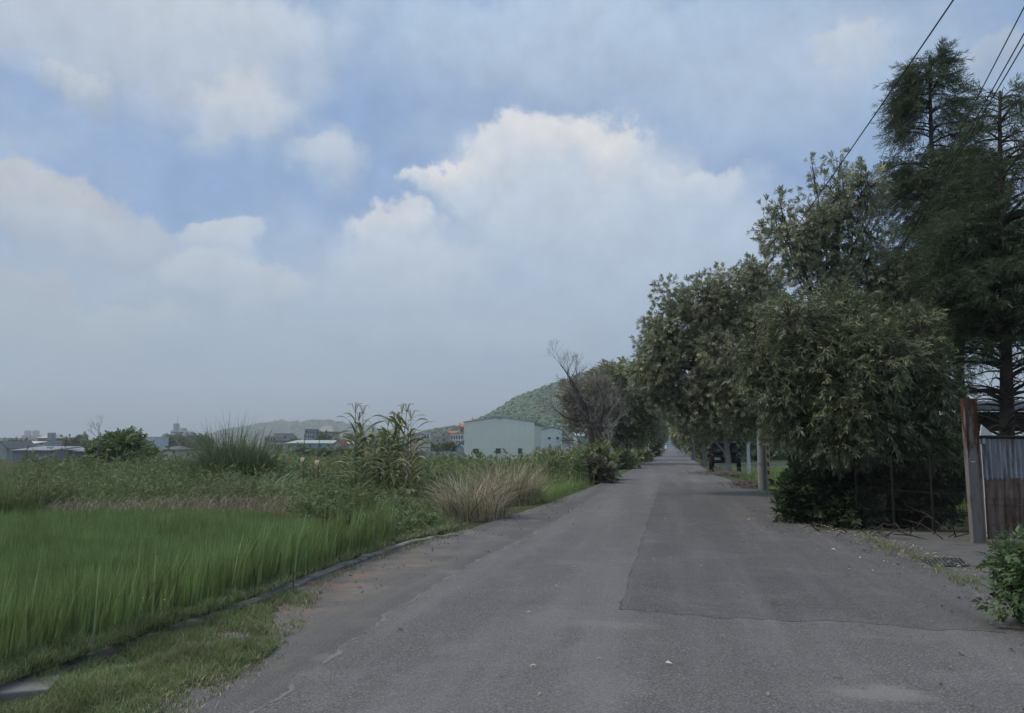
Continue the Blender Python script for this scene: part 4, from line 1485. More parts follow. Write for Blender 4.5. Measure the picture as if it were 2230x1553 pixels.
tree('shrub', 'fresh green shrub with broad leaves at the corner of the apron', 'shrub', b, [(b + np.array([.05, 0, .42]), np.array([.44, .42, .38]), 1), (b + np.array([-.12, -.1, .3]), np.array([.36, .34, .3]), 1),
     (b + np.array([.0, .1, .5]), np.array([.3, .3, .2]), .9), (b + np.array([.55, .0, .48]), np.array([.46, .46, .42]), .8), (b + np.array([-.2, .2, .56]), np.array([.1, .1, .14]), .6)],
     b + np.array([.05, 0, .7]), .02, 1500, WID, (.1, .17), M_SHRUB, M_BARKD, seed=59, parts=('stem', 'foliage'), droop=.15, shell=.55, gap=-1.4, twig=.12, spike=.1, gs=.35)


# ---- feathery conifers
def conifer(label, base, top, trunk_r, prof, n, seed, size, low=0.0, bare_low=True):
    r = np.random.default_rng(seed)
    base, top = np.array(base, float), np.array(top, float)
    root = empty('conifer_tree', base)
    tag(root, label, 'tree')
    hgt = top[2] - base[2]
    mt, mc = MB(), MB()
    path = np.array([base + (top - base) * u + np.array([.08 * math.sin(5 * u + seed), .06 * math.cos(4 * u), 0]) for u in np.linspace(0, 1, 14)])
    mt.tube(path - base, np.interp(np.linspace(0, 1, 14), [0, .05, 1], [trunk_r * 1.5, trunk_r, .03]), 10)
    prof = np.array(prof, float)
    prof[:, 0] *= hgt * .99 / prof[-1, 0]
    hs_ = np.sort(r.uniform(prof[0, 0], prof[-1, 0], n))
    for h in hs_:
        u = h / hgt
        a = base + (top - base) * u
        R = np.interp(h, prof[:, 0], prof[:, 1]) * r.uniform(.55, 1.12)
        den = np.interp(h, prof[:, 0], prof[:, 2])
        ang = r.uniform(0, 2 * PI)
        d = np.array([math.cos(ang), math.sin(ang), 0])
        rise = r.uniform(.0, .4) * R
        e = a + d * R + np.array([0, 0, rise - .12 * R * R])
        mid = a + d * R * .5 + np.array([0, 0, rise * .9 + .1])
        b_ = bez(a, mid, e, 8)
        mt.tube(b_ - base, np.linspace(.035 * min(1.4, R * .5 + .3), .006, 8), 4, False)
        # side twigs with sprays
        k = int(den * (10 + 13 * R))
        if k < 1:
            for _ in range(4):
                i = r.integers(2, 8)
                q = b_[i] + unit(d + r.normal(0, .7, 3)) * r.uniform(.2, .6)
                mt.tube(np.array([b_[i], (b_[i] + q) / 2 + (0, 0, .04), q]) - base, [.008, .006, .003], 3, False)
            continue
        uu = r.uniform(.25, 1.0, k)
        p = np.stack([np.interp(uu * 7, np.arange(8), b_[:, i]) for i in range(3)], 1)
        sd = np.array([-d[1], d[0], 0])
        side = r.uniform(-1, 1, k)
        off = sd * (side * .38 * (1.15 - uu * .6))[:, None] * min(1, R) + np.array([0, 0, 1]) * r.normal(-.05, .12, k)[:, None]
        p2 = p + off
        out = d * .7 + sd * side[:, None] * .7 + r.normal(0, .35, (k, 3)) + np.array([0, 0, -.15])
        Rm = frames(out, r.normal(0, .4, (k, 3)) + np.array([0, 0, 1.]))
        q = r.integers(0, len(FEA), k)
        ss = r.uniform(*size, k)
        for i, (tv, tf) in enumerate(FEA):
            scatter(mc, tv, tf, p2[q == i] - base, Rm[q == i], ss[q == i])
    mt.build('trunk', M_BARKD, root, smooth=True)
    mc.build('crown', M_CONIF, root)
    return root


def hz(py, Y):
    return P(1115, py, Y)[2]


bF = gpt(2022, 25)
conifer('tallest feathery conifer, its pointed top alone against the sky', bF, P(2028, 122, 25), .2,
        [(3.0, 1.4, .05), (5.2, 1.6, .5), (6.6, 1.9, .9), (8.2, 1.7, .8), (9.3, 1.4, .5), (10.5, 1.5, .75), (11.6, 1.5, .8), (12.6, 1.2, .85), (13.6, .8, .9), (14.2, .4, .9)], 180, 31, (.5, .85))
bG = gpt(2178, 19.5)
conifer('broad dark conifer whose bare lower trunk rises behind the corrugated gate', bG, P(2180, 200, 19.5), .2,
        [(1.8, 1.5, 0), (4.0, 1.7, .03), (4.9, 1.9, .7), (5.8, 2.3, 1.1), (7.4, 2.2, 1.1), (8.0, 1.3, .4), (9.6, 1.1, .28), (10.6, .55, .35)], 220, 32, (.5, .85))
bH = gpt(2085, 29)
conifer('conifer filling the gap between the tallest one and the broad one', bH, P(2092, 330, 29), .19,
        [(4.6, 1.5, .0), (6.2, 2.0, .8), (8, 1.9, 1.2), (10.5, 1.4, 1.2), (12, .6, 1)], 150, 33, (.55, .9))

# ================================================================== hills
def ridge_mesh(name, prof, Y, depth, mat, bump=4.0, nx=160, ny=26, ext=0):
    prof = np.array(prof, float)
    px = np.linspace(prof[0, 0], prof[-1, 0], nx)
    top = np.interp(px, prof[:, 0], prof[:, 1])
    v = []
    for b_, yy in enumerate(np.linspace(-1, 1, ny)):
        for a_, q in enumerate(px):
            x = (q - IMW / 2) / F * Y
            hgt = H + (HORIZ - top[a_]) / F * Y
            k = math.cos(yy * PI / 2) ** .85
            v.append((x * (1 + yy * .12), Y + yy * depth, hgt * k - 1.0))
    v = np.array(v)
    v[:, 2] += bump * snoise(v, 1 / 60., 3) * np.clip(v[:, 2] / 20, 0, 1)
    i, j = np.meshgrid(np.arange(ny - 1), np.arange(nx - 1), indexing='ij')
    f = np.stack([i * nx + j, i * nx + j + 1, (i + 1) * nx + j + 1, (i + 1) * nx + j], -1).reshape(-1, 4)
    o = MB().add(v, f).build(name, mat, smooth=True)
    tag(o, kind='structure')
    return v.reshape(ny, nx, 3)


def wood(mb, v, n, rad, quads, qs, front=True, seed=1):
    """tree crowns of leaf clumps standing over a hill surface"""
    r = np.random.default_rng(seed)
    ny, nx, _ = v.shape
    i = r.uniform(0, ny / 2 if front else ny - 1.01, n)
    j = r.uniform(0, nx - 1.01, n)
    a, b = i.astype(int), j.astype(int)
    fi, fj = (i - a)[:, None], (j - b)[:, None]
    p = v[a, b] * (1 - fi) * (1 - fj) + v[a + 1, b] * fi * (1 - fj) + v[a, b + 1] * (1 - fi) * fj + v[a + 1, b + 1] * fi * fj
    p = p[p[:, 2] > .5]
    n = len(p)
    R = r.uniform(*rad, n)
    d = sphere_pts(n * quads, r)
    d[:, 2] = np.abs(d[:, 2]) * .9 + .1
    pos = np.repeat(p, quads, 0) + d * np.repeat(R, quads)[:, None] * np.array([1, 1, 1.15])
    fr = frames(unit(np.cross(d, sphere_pts(len(d), r))), d + r.normal(0, .22, d.shape) + np.array([0, 0, .35]))
    tv = np.array([(-.5, -.5, 0), (.1, -.6, .05), (.55, .1, 0), (.1, .6, .05), (-.6, .2, 0)])
    scatter(mb, tv, np.array([(0, 1, 2, 3, 4)]), pos, fr, r.uniform(*qs, len(pos)))


m, nt, out = new_mat('wooded_ground')
p = pos_of(nt)
c = mixc(nt, ramp(nt, noise(nt, p, .02, 4, .6), .4, .6), (.035, .06, .02), (.065, .09, .03))
principled(nt, out, c, .95, .1)
M_HILL = m
M_WOOD = leaf_mat('wood_leaf', (.03, .075, .018), (.065, .115, .028), (.09, .14, .035), .2, trans=.15, clump=.02)
hv = ridge_mesh('hill', [(900, 965), (950, 946), (1010, 938), (1045, 924), (1090, 900), (1130, 876), (1165, 863), (1200, 854), (1250, 832), (1300, 812), (1345, 806), (1400, 822), (1470, 835), (1540, 850), (1640, 880), (1760, 915), (1900, 950), (2000, 968)],
                1050, 380, M_HILL, nx=220)
mb = MB()
wood(mb, hv, 9500, (2.2, 6.0), 30, (1.4, 3.2))
tag(mb.build('forest', M_WOOD), 'forest covering the green hill behind the warehouse', 'forest', kind='stuff')
hv2 = ridge_mesh('distant_hill', [(430, 968), (500, 944), (570, 931), (600, 931), (640, 927), (665, 929), (690, 924), (715, 924), (740, 928), (775, 934), (830, 945), (900, 958), (960, 968)], 2300, 300, M_HILL, bump=6)
mb = MB()
wood(mb, hv2, 1800, (7, 13), 26, (5, 9), seed=4)
tag(mb.build('distant_forest', M_WOOD), 'blue hazed forest over the low hills far behind the school', 'forest', kind='stuff')
# bare earth scar on the hill
mb = MB()

# ================================================================== buildings
M_GREENW = None


def ribbed(name, col, pitch=.2, axis=(1, 0, 0), grime=None, rough=.5, str_=.5, obj=True, metal=0.0):
    m, nt, out = new_mat(name)
    p = pos_of(nt, obj)
    dt = nt.nodes.new('ShaderNodeVectorMath')
    dt.operation = 'DOT_PRODUCT'
    nt.links.new(p, dt.inputs[0])
    dt.inputs[1].default_value = axis
    wv = math_n(nt, 'PINGPONG', dt.outputs['Value'], pitch / 2)
    wv = math_n(nt, 'MULTIPLY', wv, 2 / pitch)
    n = noise(nt, p, .6, 4, .6)
    n2 = noise(nt, scaled(nt, p, (1.2, 1.2, .12)), 2.2, 5, .65)
    c = mixc(nt, n, tuple(x * .9 for x in col[:3]), tuple(min(1, x * 1.08) for x in col[:3]))
    if grime:
        c = mixc(nt, ramp(nt, n2, .5, .75, 0, .6), c, grime)
    c = mixc(nt, ramp(nt, wv, .75, 1.0, 0, .2), c, tuple(x * .7 for x in col[:3]))
    principled(nt, out, c, rough, .3, metal)
    return m


M_GREENW = ribbed('pale_green_cladding', (.74, .79, .69), .22, (1, .13, 0), grime=(.66, .7, .61, 1))
M_WHITEW = ribbed('pale_grey_green_cladding', (.68, .74, .7), .25, (1, .1, 0), grime=(.5, .53, .5, 1))
M_TEALW = plain_mat('teal_wall', (.32, .45, .44), .7, .3, grime=(.14, .18, .17, 1))
M_TEALR = ribbed('pale_teal_roofing', (.4, .46, .42), .5, (1, 0, 0))
M_CREAM = plain_mat('cream_wall', (.66, .63, .55), .85, .2, grime=(.28, .26, .22, 1))
M_PINK = plain_mat('dusty_pink_wall', (.46, .38, .345), .85, .2, grime=(.2, .17, .15, 1))
M_GREYW = plain_mat('grey_render', (.4, .4, .39), .85, .2, grime=(.17, .17, .165, 1))
M_BLUEW = plain_mat('pale_blue_wall', (.58, .67, .71), .8, .2, grime=(.27, .31, .33, 1))
M_WHITE = plain_mat('white_paint', (.62, .62, .6), .7, .3, grime=(.4, .39, .37, 1))
M_GLASS = plain_mat('dark_glazing', (.035, .04, .045), .25, .5)
M_FRAME = plain_mat('window_bars', (.3, .31, .3), .6, .3)
M_ROOFG = plain_mat('grey_roofing', (.13, .14, .145), .7, .3, grime=(.08, .085, .085, 1))
M_ROOFR = plain_mat('red_roofing', (.26, .12, .09), .8, .2)
M_ORANGE = plain_mat('orange_roof_tile', (.55, .17, .08), .7, .3, var=.2)
M_TARP = plain_mat('grey_sheeting', (.25, .265, .285), .5, .3, var=.15)
M_BLUET = plain_mat('blue_tarpaulin', (.25, .4, .58), .5, .3)
M_OCHRE = plain_mat('ochre_wall', (.38, .26, .14), .8, .2)
M_DARKM = plain_mat('dark_timber', (.022, .019, .017), .8, .2)


def px_box(x0, x1, yt, yb, Y):
    """width, height, centre of a front face seen between those pixels"""
    a, b = P(x0, yb, Y), P(x1, yt, Y)
    z0 = float(gz((a[0] + b[0]) / 2, Y)) if yb is None else a[2]
    return (a[0] + b[0]) / 2, b[0] - a[0], a[2], b[2]


def building(name, label, cat, x0, x1, ytop, Y, depth, wall, roof=None, kind='flat', ridge=0.0, rz=0.0, wins=(), wmat=None, over=.25, base=None, group=None, floors=None, sub=None):
    """a house with wall, roof and windows; wins are (u0,u1,ytop,ybottom) as picture x and y on its front"""
    a, b = P(x0, ytop, Y), P(x1, ytop, Y)
    cx, wdt = (a[0] + b[0]) / 2, b[0] - a[0]
    z0 = float(gz(cx, Y)) - .1 if base is None else base
    hgt = a[2] - z0
    root = empty(name, (cx, Y, z0), rz)
    tag(root, label, cat, group)
    hw = wdt / 2
    mb = MB()
    if kind == 'gable':      # gable end faces the front
        mb.prism([(-hw, 0), (hw, 0), (hw, hgt), (0, hgt + ridge), (-hw, hgt)], 0, depth)
    else:
        mb.box((0, depth / 2, hgt / 2), (wdt, depth, hgt))
    mb.build('wall', wall, root)
    rm = MB()
    if kind == 'gable':
        t = .09
        for s in (-1, 1):
            x_a, z_a, x_b, z_b = s * (hw + over), hgt - ridge * over / hw, 0, hgt + ridge
            poly = [(x_a, z_a + .03), (x_b, z_b + .03), (x_b, z_b + t + .03), (x_a, z_a + t + .03)]
            if s < 0:
                poly = poly[::-1]
            rm.prism(poly, -over * .4, depth + over * .4)
    elif kind == 'shed':     # roof slopes up to the back
        rm.add([(-hw - over, -over, hgt - .05), (hw + over, -over, hgt - .05), (hw + over, depth, hgt + ridge), (-hw - over, depth, hgt + ridge),
                (-hw - over, -over, hgt + .1), (hw + over, -over, hgt + .1), (hw + over, depth, hgt + ridge + .15), (-hw - over, depth, hgt + ridge + .15)],
               [(0, 3, 2, 1), (4, 5, 6, 7), (0, 1, 5, 4), (1, 2, 6, 5), (2, 3, 7, 6), (3, 0, 4, 7)])
    elif kind == 'hip':
        i = min(hw * .8, depth * .5) * .8
        rm.add([(-hw - over, -over, hgt), (hw + over, -over, hgt), (hw + over, depth + over, hgt), (-hw - over, depth + over, hgt), (-hw + i, depth / 2, hgt + ridge), (hw - i, depth / 2, hgt + ridge)],
               [(0, 1, 5, 4), (2, 3, 4, 5)]).add([(-hw - over, -over, hgt), (hw + over, -over, hgt), (hw + over, depth + over, hgt), (-hw - over, depth + over, hgt), (-hw + i, depth / 2, hgt + ridge), (hw - i, depth / 2, hgt + ridge)], [(1, 2, 5), (3, 0, 4)])
        rm.box((0, depth / 2, hgt - .06), (wdt + over * 1.9, depth + over * 1.9, .1))
    else:
        rm.box((0, depth / 2, hgt + .1), (wdt + over * .8, depth + over * .8, .25))
    rm.build('roof', roof or wall, root)
    if sub is not None:
        sub(root, hw, hgt, depth)
    fr = M_FRAME
    for (u0, u1, v0, v1) in wins:
        q0, q1 = P(u0, v1, Y), P(u1, v0, Y)
        ca, sa = math.cos(-rz), math.sin(-rz)
        lx0, lx1 = (q0[0] - cx) / math.cos(rz), (q1[0] - cx) / math.cos(rz)
        wz0, wz1 = q0[2] - z0, q1[2] - z0
        window(root, (lx0 + lx1) / 2, wz0, wz1, abs(lx1 - lx0), wmat)
    if floors:
        # regular storeys: rows, columns
        nr, nc, z_a, z_b, fw = floors
        dz = (z_b - z_a) * hgt / nr
        for r_i in range(nr):
            for c_i in range(nc):
                x_ = -hw + wdt * (c_i + .5) / nc
                window(root, x_, z_a * hgt + dz * (r_i + .2), z_a * hgt + dz * (r_i + .8), wdt / nc * fw, wmat, simple=True)
    return root


def window(root, x, z0, z1, wd, mat=None, simple=False):
    if simple:
        MB().box((x, -.02, (z0 + z1) / 2), (wd, .1, z1 - z0)).build('window', mat or M_GLASS, root)
        return
    t = min(.07, wd * .1)
    fm = MB()
    fm.box((x, -.03, z1 - t / 2), (wd, .1, t)).box((x, -.03, z0 + t / 2), (wd, .1, t))
    fm.box((x - wd / 2 + t / 2, -.03, (z0 + z1) / 2), (t, .1, z1 - z0 - 2 * t)).box((x + wd / 2 - t / 2, -.03, (z0 + z1) / 2), (t, .1, z1 - z0 - 2 * t))
    k = max(2, int((z1 - z0) / .2))
    for i in range(1, k):
        fm.box((x, -.025, z0 + t + (z1 - z0 - 2 * t) * i / k), (wd - 2 * t, .05, .035))
    f = fm.build('window', M_FRAME, root)
    MB().box((x, .01, (z0 + z1) / 2), (wd - 2 * t, .05, z1 - z0 - 2 * t)).build('pane', mat or M_GLASS, f)


# the pale green warehouse and its neighbours
def gutter(root, hw, hgt, depth):
    MB().box((hw + .12, depth / 2, hgt - .12), (.18, depth, .14)).build('gutter', M_FRAME, root)
    MB().box((.0, -.06, hgt + .55), (.5, .14, .12)).build('lamp_hood', M_FRAME, root)


building('warehouse', 'large pale green metal warehouse with low gable and small barred windows', 'warehouse', 1010, 1164, 920, 98, 12.5, M_GREENW, M_TEALR, 'gable', .62, math.radians(-6),
         [(1030, 1042, 977, 988), (1079, 1091, 976, 988), (1128, 1137, 976, 988)], sub=gutter, over=.15)


def lean(root, hw, hgt, depth):
    r0 = MB()
    r0.box((hw + 2.4, 3, hgt * .62), (4.8, 6, .12)).build('awning', M_ROOFG, root)
    MB().box((hw + 2.4, 2.9, hgt * .24), (4.7, 5.6, hgt * .48)).build('porch_wall', M_WHITEW, root)


building('house', 'pale metal house with gabled front and open upper porch behind the warehouse', 'house', 1178, 1224, 937, 135, 10, M_WHITEW, M_ROOFG, 'gable', .45, 0, [(1193, 1199, 952, 957), (1211, 1217, 952, 957)], sub=lean)
building('shed', 'teal low shed seen through the bare tree branches', 'shed', 1258, 1326, 950, 120, 8, M_TEALW, M_TEALR, 'shed', .5)
building('house', 'small white rendered house between the bare tree trunks', 'house', 1334, 1350, 952, 112, 5, M_WHITE, M_ROOFG, 'flat')

# school and long shed
def school_parts(root, hw, hgt, depth):
    for k in range(6):
        MB().box((-hw + .9 + k * (2 * hw - 1.8) / 5, -.5, hgt * .42), (.45, .5, hgt * .84)).build('column', M_GREYW, root)


building('school_hall', 'big hall with pale mansard roof standing among the far roofs', 'hall', 685, 724, 940, 330, 14, M_GREYW, plain_mat('mansard_roof', (.3, .3, .26), .7, .3), 'hip', 2.6, 0, floors=(2, 6, .1, .8, .6), sub=school_parts, over=.8)
building('office_block', 'stair tower block with flat overhanging roof left of the mansard hall', 'building', 664, 685, 935, 326, 10, M_GREYW, M_WHITE, 'flat', 0, 0, floors=(3, 4, .35, .95, .5), over=1.5)
building('long_shed', 'long low teal shed with pale roof and five dark windows', 'shed', 623, 722, 966, 165, 9, M_TEALW, M_TEALR, 'shed', .6, 0, [(630, 636, 968, 973), (650, 656, 968, 973), (673, 678, 968, 973), (694, 700, 968, 973), (713, 718, 968, 973)])
building('lean_to', 'brown roofed lean-to joined to the end of the long shed', 'shed', 727, 744, 968, 160, 6, M_PINK, M_ROOFR, 'gable', .9)
building('shed', 'bright white roofed shed right of the long teal shed', 'shed', 747, 768, 967, 175, 6, M_CREAM, M_WHITE, 'shed', .5)
building('apartment_house', 'grey terraced house with pale roof line behind the silver grass', 'house', 576, 600, 950, 260, 10, M_GREYW, M_WHITE, 'flat', floors=(3, 4, .1, .95, .5))
building('apartment_house', 'pinkish stepped house under the far hills left of the hall', 'house', 596, 624, 945, 290, 10, M_PINK, M_GREYW, 'flat', floors=(3, 5, .1, .95, .5))
building('apartment_house', 'low tan block partly hidden by maize leaves', 'house', 752, 790, 945, 380, 10, M_CREAM, M_PINK, 'flat', floors=(3, 5, .1, .95, .5))
building('brick_house', 'dark brick house front below the pinkish stepped house', 'house', 583, 617, 962, 200, 8, M_PINK, M_ROOFG, 'flat', floors=(1, 5, .2, .9, .5))
# houses between maize and warehouse
building('house', 'cream house with grey sloping roof beside the maize', 'house', 892, 938, 962, 150, 9, M_CREAM, M_ROOFG, 'gable', 1.7, math.radians(8), [(900, 907, 961, 965), (914, 921, 966, 970), (903, 908, 978, 982)])
building('house', 'pink house with square roof tower between cream house and warehouse', 'house', 943, 973, 952, 210, 8, M_PINK, M_GREYW, 'flat', 0, 0, [(964, 969, 955, 961), (950, 955, 958, 962), (955, 960, 964, 969)])
building('roof_tower', 'square tan stair tower rising behind the pink house', 'tower', 960, 973, 941, 219, 5, M_PINK, M_PINK, 'flat', 0, 0, [(964, 968, 944, 949)])
building('house', 'low red-roofed house just left of the warehouse', 'house', 972, 994, 969, 190, 7, M_PINK, M_ROOFR, 'hip', 1.0)
building('house', 'white two storey house high on the slope beside the temple', 'house', 981, 1009, 945, 330, 9, M_WHITE, M_GREYW, 'flat', floors=(2, 5, .3, .95, .5))
building('house', 'small white house front above the grey sloping roof', 'house', 923, 935, 942, 340, 7, M_WHITE, M_GREYW, 'flat', floors=(2, 2, .4, .95, .5))
building('tarp_shelter', 'blue tarpaulin shelter at the warehouse corner', 'shelter', 994, 1011, 977, 140, 5, M_GREYW, M_BLUET, 'gable', .6)
root = MB().box((0, 0, .45), (11.5, .2, 1.0)).build('garden_wall', M_GREYW)
root.location = tuple(P(962, 970, 128) * np.array([1, 1, 0]) + np.array([0, 0, -.3]))
tag(root, 'low grey block wall along the far meadow edge below the houses', 'wall')

# the temple on the hillside
tz = P(1025, 925, 480)[2]
root = empty('temple', (P(1028, 925, 480)[0], 480, 0))
tag(root, 'temple with orange upswept roofs on the hillside behind the warehouse', 'temple')
MB().box((0, 4, tz / 2 - 1), (14, 8, tz - 1)).build('wall', M_PINK, root)


def swept(mb, x0, x1, z, hgt, dep, up):
    n = 13
    rows = []
    for i in range(n):
        u = i / (n - 1)
        x = x0 + (x1 - x0) * u
        e = up * abs(2 * u - 1) ** 2.5
        rows += [(x, -dep, z + e), (x, 0, z + hgt + e * 1.1), (x, dep, z + e), (x, 0, z + e - .3)]
    f = []
    for i in range(n - 1):
        k = 4 * i
        f += [(k, k + 1, k + 5, k + 4), (k + 1, k + 2, k + 6, k + 5), (k + 2, k + 3, k + 7, k + 6), (k + 3, k, k + 4, k + 7)]
    mb.add(rows, f).add(rows[:4], [(0, 1, 2, 3)]).add(rows[-4:], [(0, 1, 2, 3)])


mb = MB()
swept(mb, -8, 6, tz - 1.6, 1.7, 4.5, 1.0)
rf = mb.build('roof', M_ORANGE, root)
mb = MB()
swept(mb, 0, 6.5, tz + 1.2, 1.9, 3.0, 1.3)
mb.build('upper_roof', M_ORANGE, root)
MB().box((3.2, 1.5, tz + .4), (4.5, 4, 2.2)).build('tower', M_PINK, root)
mb = MB()
swept(mb, -15, -8, tz - 5.0, 1.0, 3, .7)
mb.build('gate_roof', M_ORANGE, root)
MB().box((-11.5, 1, tz / 2 - 2.5), (5.5, 4, tz - 5)).build('gatehouse', M_PINK, root)
for k in range(5):
    MB().box((-6.2 + k * 2.6, -.05, tz - 3.4), (1.2, .2, 1.8)).build('window', M_GLASS, root)

# far left
def mast(root, hw, hgt, depth):
    MB().box((-hw * .62, depth / 2, hgt + 4), (hw * .42, depth * .6, 8)).build('stair_tower', M_GREYW, root)
    MB().tube([(-hw * .5, depth / 2, hgt + 8), (-hw * .5, depth / 2, hgt + 16)], [.35, .15], 6).build('antenna', M_GREYW, root)
    MB().box((hw * .5, depth / 2, hgt + 1.5), (hw * .5, depth * .6, 3)).build('plant_room', M_GREYW, root)


building('hotel_block', 'distant pale multi-storey block with roof tower and antenna', 'building', 372, 400, 938, 880, 16, M_WHITE, M_GREYW, 'flat', floors=(4, 6, .2, .98, .8), sub=mast)
building('office_block', 'grey wing at the side of the distant multi-storey block', 'building', 400, 411, 941, 885, 14, M_GREYW, M_GREYW, 'flat')
building('office_block', 'low long block right of the distant antenna building', 'building', 411, 427, 950, 890, 14, M_GREYW, M_GREYW, 'flat')
building('office_block', 'small dark cube-like building left of the distant antenna building', 'building', 353, 363, 946, 860, 10, M_GREYW, M_WHITE, 'flat')
building('town_house', 'pale blue three storey house with plants on its roof terrace', 'house', 290, 336, 953, 215, 9, M_BLUEW, M_CREAM, 'flat', 0, 0, [(296, 300, 960, 964), (308, 313, 960, 964), (324, 330, 960, 964), (305, 311, 968, 973), (322, 328, 968, 973)])
building('cottage', 'low cream cottage with grey roof half sunk in tall grass', 'house', 352, 388, 979, 105, 5, M_CREAM, M_ROOFG, 'hip', .45, 0, [(376, 382, 983, 988)])
for a_, b_, lb in ((47, 62, 'first of two blue hazed towers on the horizon, nearer the photo edge'), (65, 80, 'second of two blue hazed towers on the horizon, beside the teal roof')):
    def cap(root, hw, hgt, depth):
        MB().box((0, depth / 2, hgt + 4.5), (hw * 1.1, depth * .7, 9)).build('crown_storey', M_GREYW, root)
    building('tower_block', lb, 'tower', a_, b_, 948, 1500, 16, M_GREYW, M_GREYW, 'flat', floors=(5, 4, .3, .98, .6), sub=cap)
building('workshop', 'ochre walled workshop with teal hipped roof on the far left', 'building', 82, 107, 954, 230, 8, M_OCHRE, M_TEALR, 'hip', 1.1, floors=(1, 5, .45, .9, .35))
building('shed', 'mint green shed below the teal roofed workshop', 'shed', 67, 103, 963, 190, 6, M_TEALW, M_TEALR, 'flat', 0, 0, [(86, 94, 965, 973)])
b0 = P(112, 970, 200)
root = empty('water_tower', (b0[0], 200, -.4))
tag(root, 'slim grey water tower with a wide square head beside the workshop', 'tower')
ztop = P(112, 942, 200)[2]
MB().box((.2, 0, ztop / 2), (.9, .9, ztop)).build('shaft', M_GREYW, root)
MB().box((-.1, 0, ztop - .6), (1.35, 1.3, 1.9)).build('tank', M_GREYW, root)
building('long_greenhouse', 'long low greenhouse under grey sheeting nearest the photo edge', 'greenhouse', 27, 108, 982, 88, 6, M_TARP, M_TARP, 'shed', .35)
building('long_greenhouse', 'second grey sheeted greenhouse running up to the leafless sapling', 'greenhouse', 116, 192, 984, 92, 6, M_TARP, M_TARP, 'shed', .35)
building('house', 'dark gabled house roof cut by the photo edge', 'house', -14, 14, 975, 110, 7, M_GREYW, M_ROOFG, 'gable', .8)
building('shed', 'pale flat shed roof behind the greenhouses', 'shed', 28, 64, 968, 160, 6, M_CREAM, M_WHITE, 'shed', .5)
vd = MB()
x0, x1 = P(-120, 955, 720)[0], P(90, 955, 720)[0]
root = empty('viaduct', ((x0 + x1) / 2, 720, 0))
tag(root, 'grey elevated road on the far left horizon', 'viaduct')
vd.box((0, 0, P(0, 957, 720)[2]), (x1 - x0, 9, 2.6)).build('deck', M_GREYW, root)
for k in range(6):
    MB().box(((k - 2.5) * (x1 - x0) / 6, 0, P(0, 957, 720)[2] / 2 - .9), (1.6, 5, P(0, 957, 720)[2] - 2)).build('pier', M_GREYW, root)
# apartment slab at the end of the road
building('tower_block', 'pale grey apartment tower standing at the far end of the road', 'tower', 1451, 1460, 944, 420, 9, M_BLUEW, M_GREYW, 'flat', floors=(7, 3, .1, .98, .45))
building('house', 'small pale house low at the road end', 'house', 1461, 1472, 968, 430, 7, M_CREAM, M_GREYW, 'flat')

# trees among the far buildings
ft = []
for v in range(3):
    r_ = np.random.default_rng(300 + v)
    root = empty('field_tree', (0, 0, 0))
    mt, mc = MB(), MB()
    ll = [(np.array([r_.uniform(-1.6, 1.6), r_.uniform(-1.2, 1.2), r_.uniform(2.2, 4.6)]), np.array([1.7, 1.6, 1.5]) * r_.uniform(.75, 1.15), 1.0) for _ in range(6)]
    ll.append((np.array([0, 0, 1.4]), np.array([2.3, 1.8, 1.4]), 1.0))
    limbs(mt, np.zeros(3), ll, (0, 0, 4.2), .18, r_)
    crown(mc, mt, ll, 700, SPR_F, (.7, 1.2), np.zeros(3), r_, droop=.2, shell=.5, gap=-1.1, twig=.1, gs=2)
    mt.build('trunk', M_BARKD, root)
    mc.build('crown', M_FARG, root)
    ft.append(root)
fu = [False] * 3
spots = []
for i in range(13):
    spots.append((118 + i * 7.6 + rng.normal(0, 2), 245 + rng.normal(0, 12), rng.uniform(.55, .85), 0))
for i in range(15):
    spots.append((350 + i * 7.5 + rng.normal(0, 2), 300 + rng.normal(0, 18), rng.uniform(.75, 1.15), 1))
for px in (640, 650, 691, 700, 735, 742, 760, 772, 808, 830):
    spots.append((px, 240 + rng.normal(0, 15), rng.uniform(.7, 1.0), 2))
for px in (938, 948, 958, 970, 979, 1003, 1010, 990):
    spots.append((px, 165 + rng.normal(0, 5), rng.uniform(.35, .5), 3))
for px in np.arange(606, 800, 11):
    spots.append((px + rng.normal(0, 3), 140 + rng.normal(0, 4), rng.uniform(.2, .38), 4))
for px in (20, 34, 48, 60):
    spots.append((px, 200 + rng.normal(0, 5), rng.uniform(.5, .7), 5))
for px in np.arange(1560, 2080, 26):
    spots.append((px + rng.normal(0, 6), 120 + rng.normal(0, 8), rng.uniform(.7, 1.2), 6))
LBL = [('dark tree in the row on the left horizon between water tower and round bush', 'far trees right of the water tower'),
       ('green tree in the belt below the distant antenna building', 'far trees below the antenna building'),
       ('leafy tree standing among the far roofs by the hall', 'far trees around the hall'),
       ('small garden tree in front of the houses left of the warehouse', 'garden trees by the warehouse'),
       ('low bushy plant in the strip below the long teal shed', 'bushes below the long shed'),
       ('dark tree between the pale roofs at the far left', 'far trees at the left roofs'),
       ('hazy tree in the line across the paddy seen beneath the avenue', 'trees across the right paddy')]
for px, Y, s_, g_ in spots:
    v = int(rng.integers(0, 3))
    x_ = P(px, 970, Y)[0]
    put(ft[v], v, fu, (x_, Y, float(gz(x_, Y)) - .2), rng.uniform(0, 6), s_, LBL[g_][0], 'tree', LBL[g_][1].replace('right paddy', 'paddy'))
b = np.array(at_ground(183, 260))
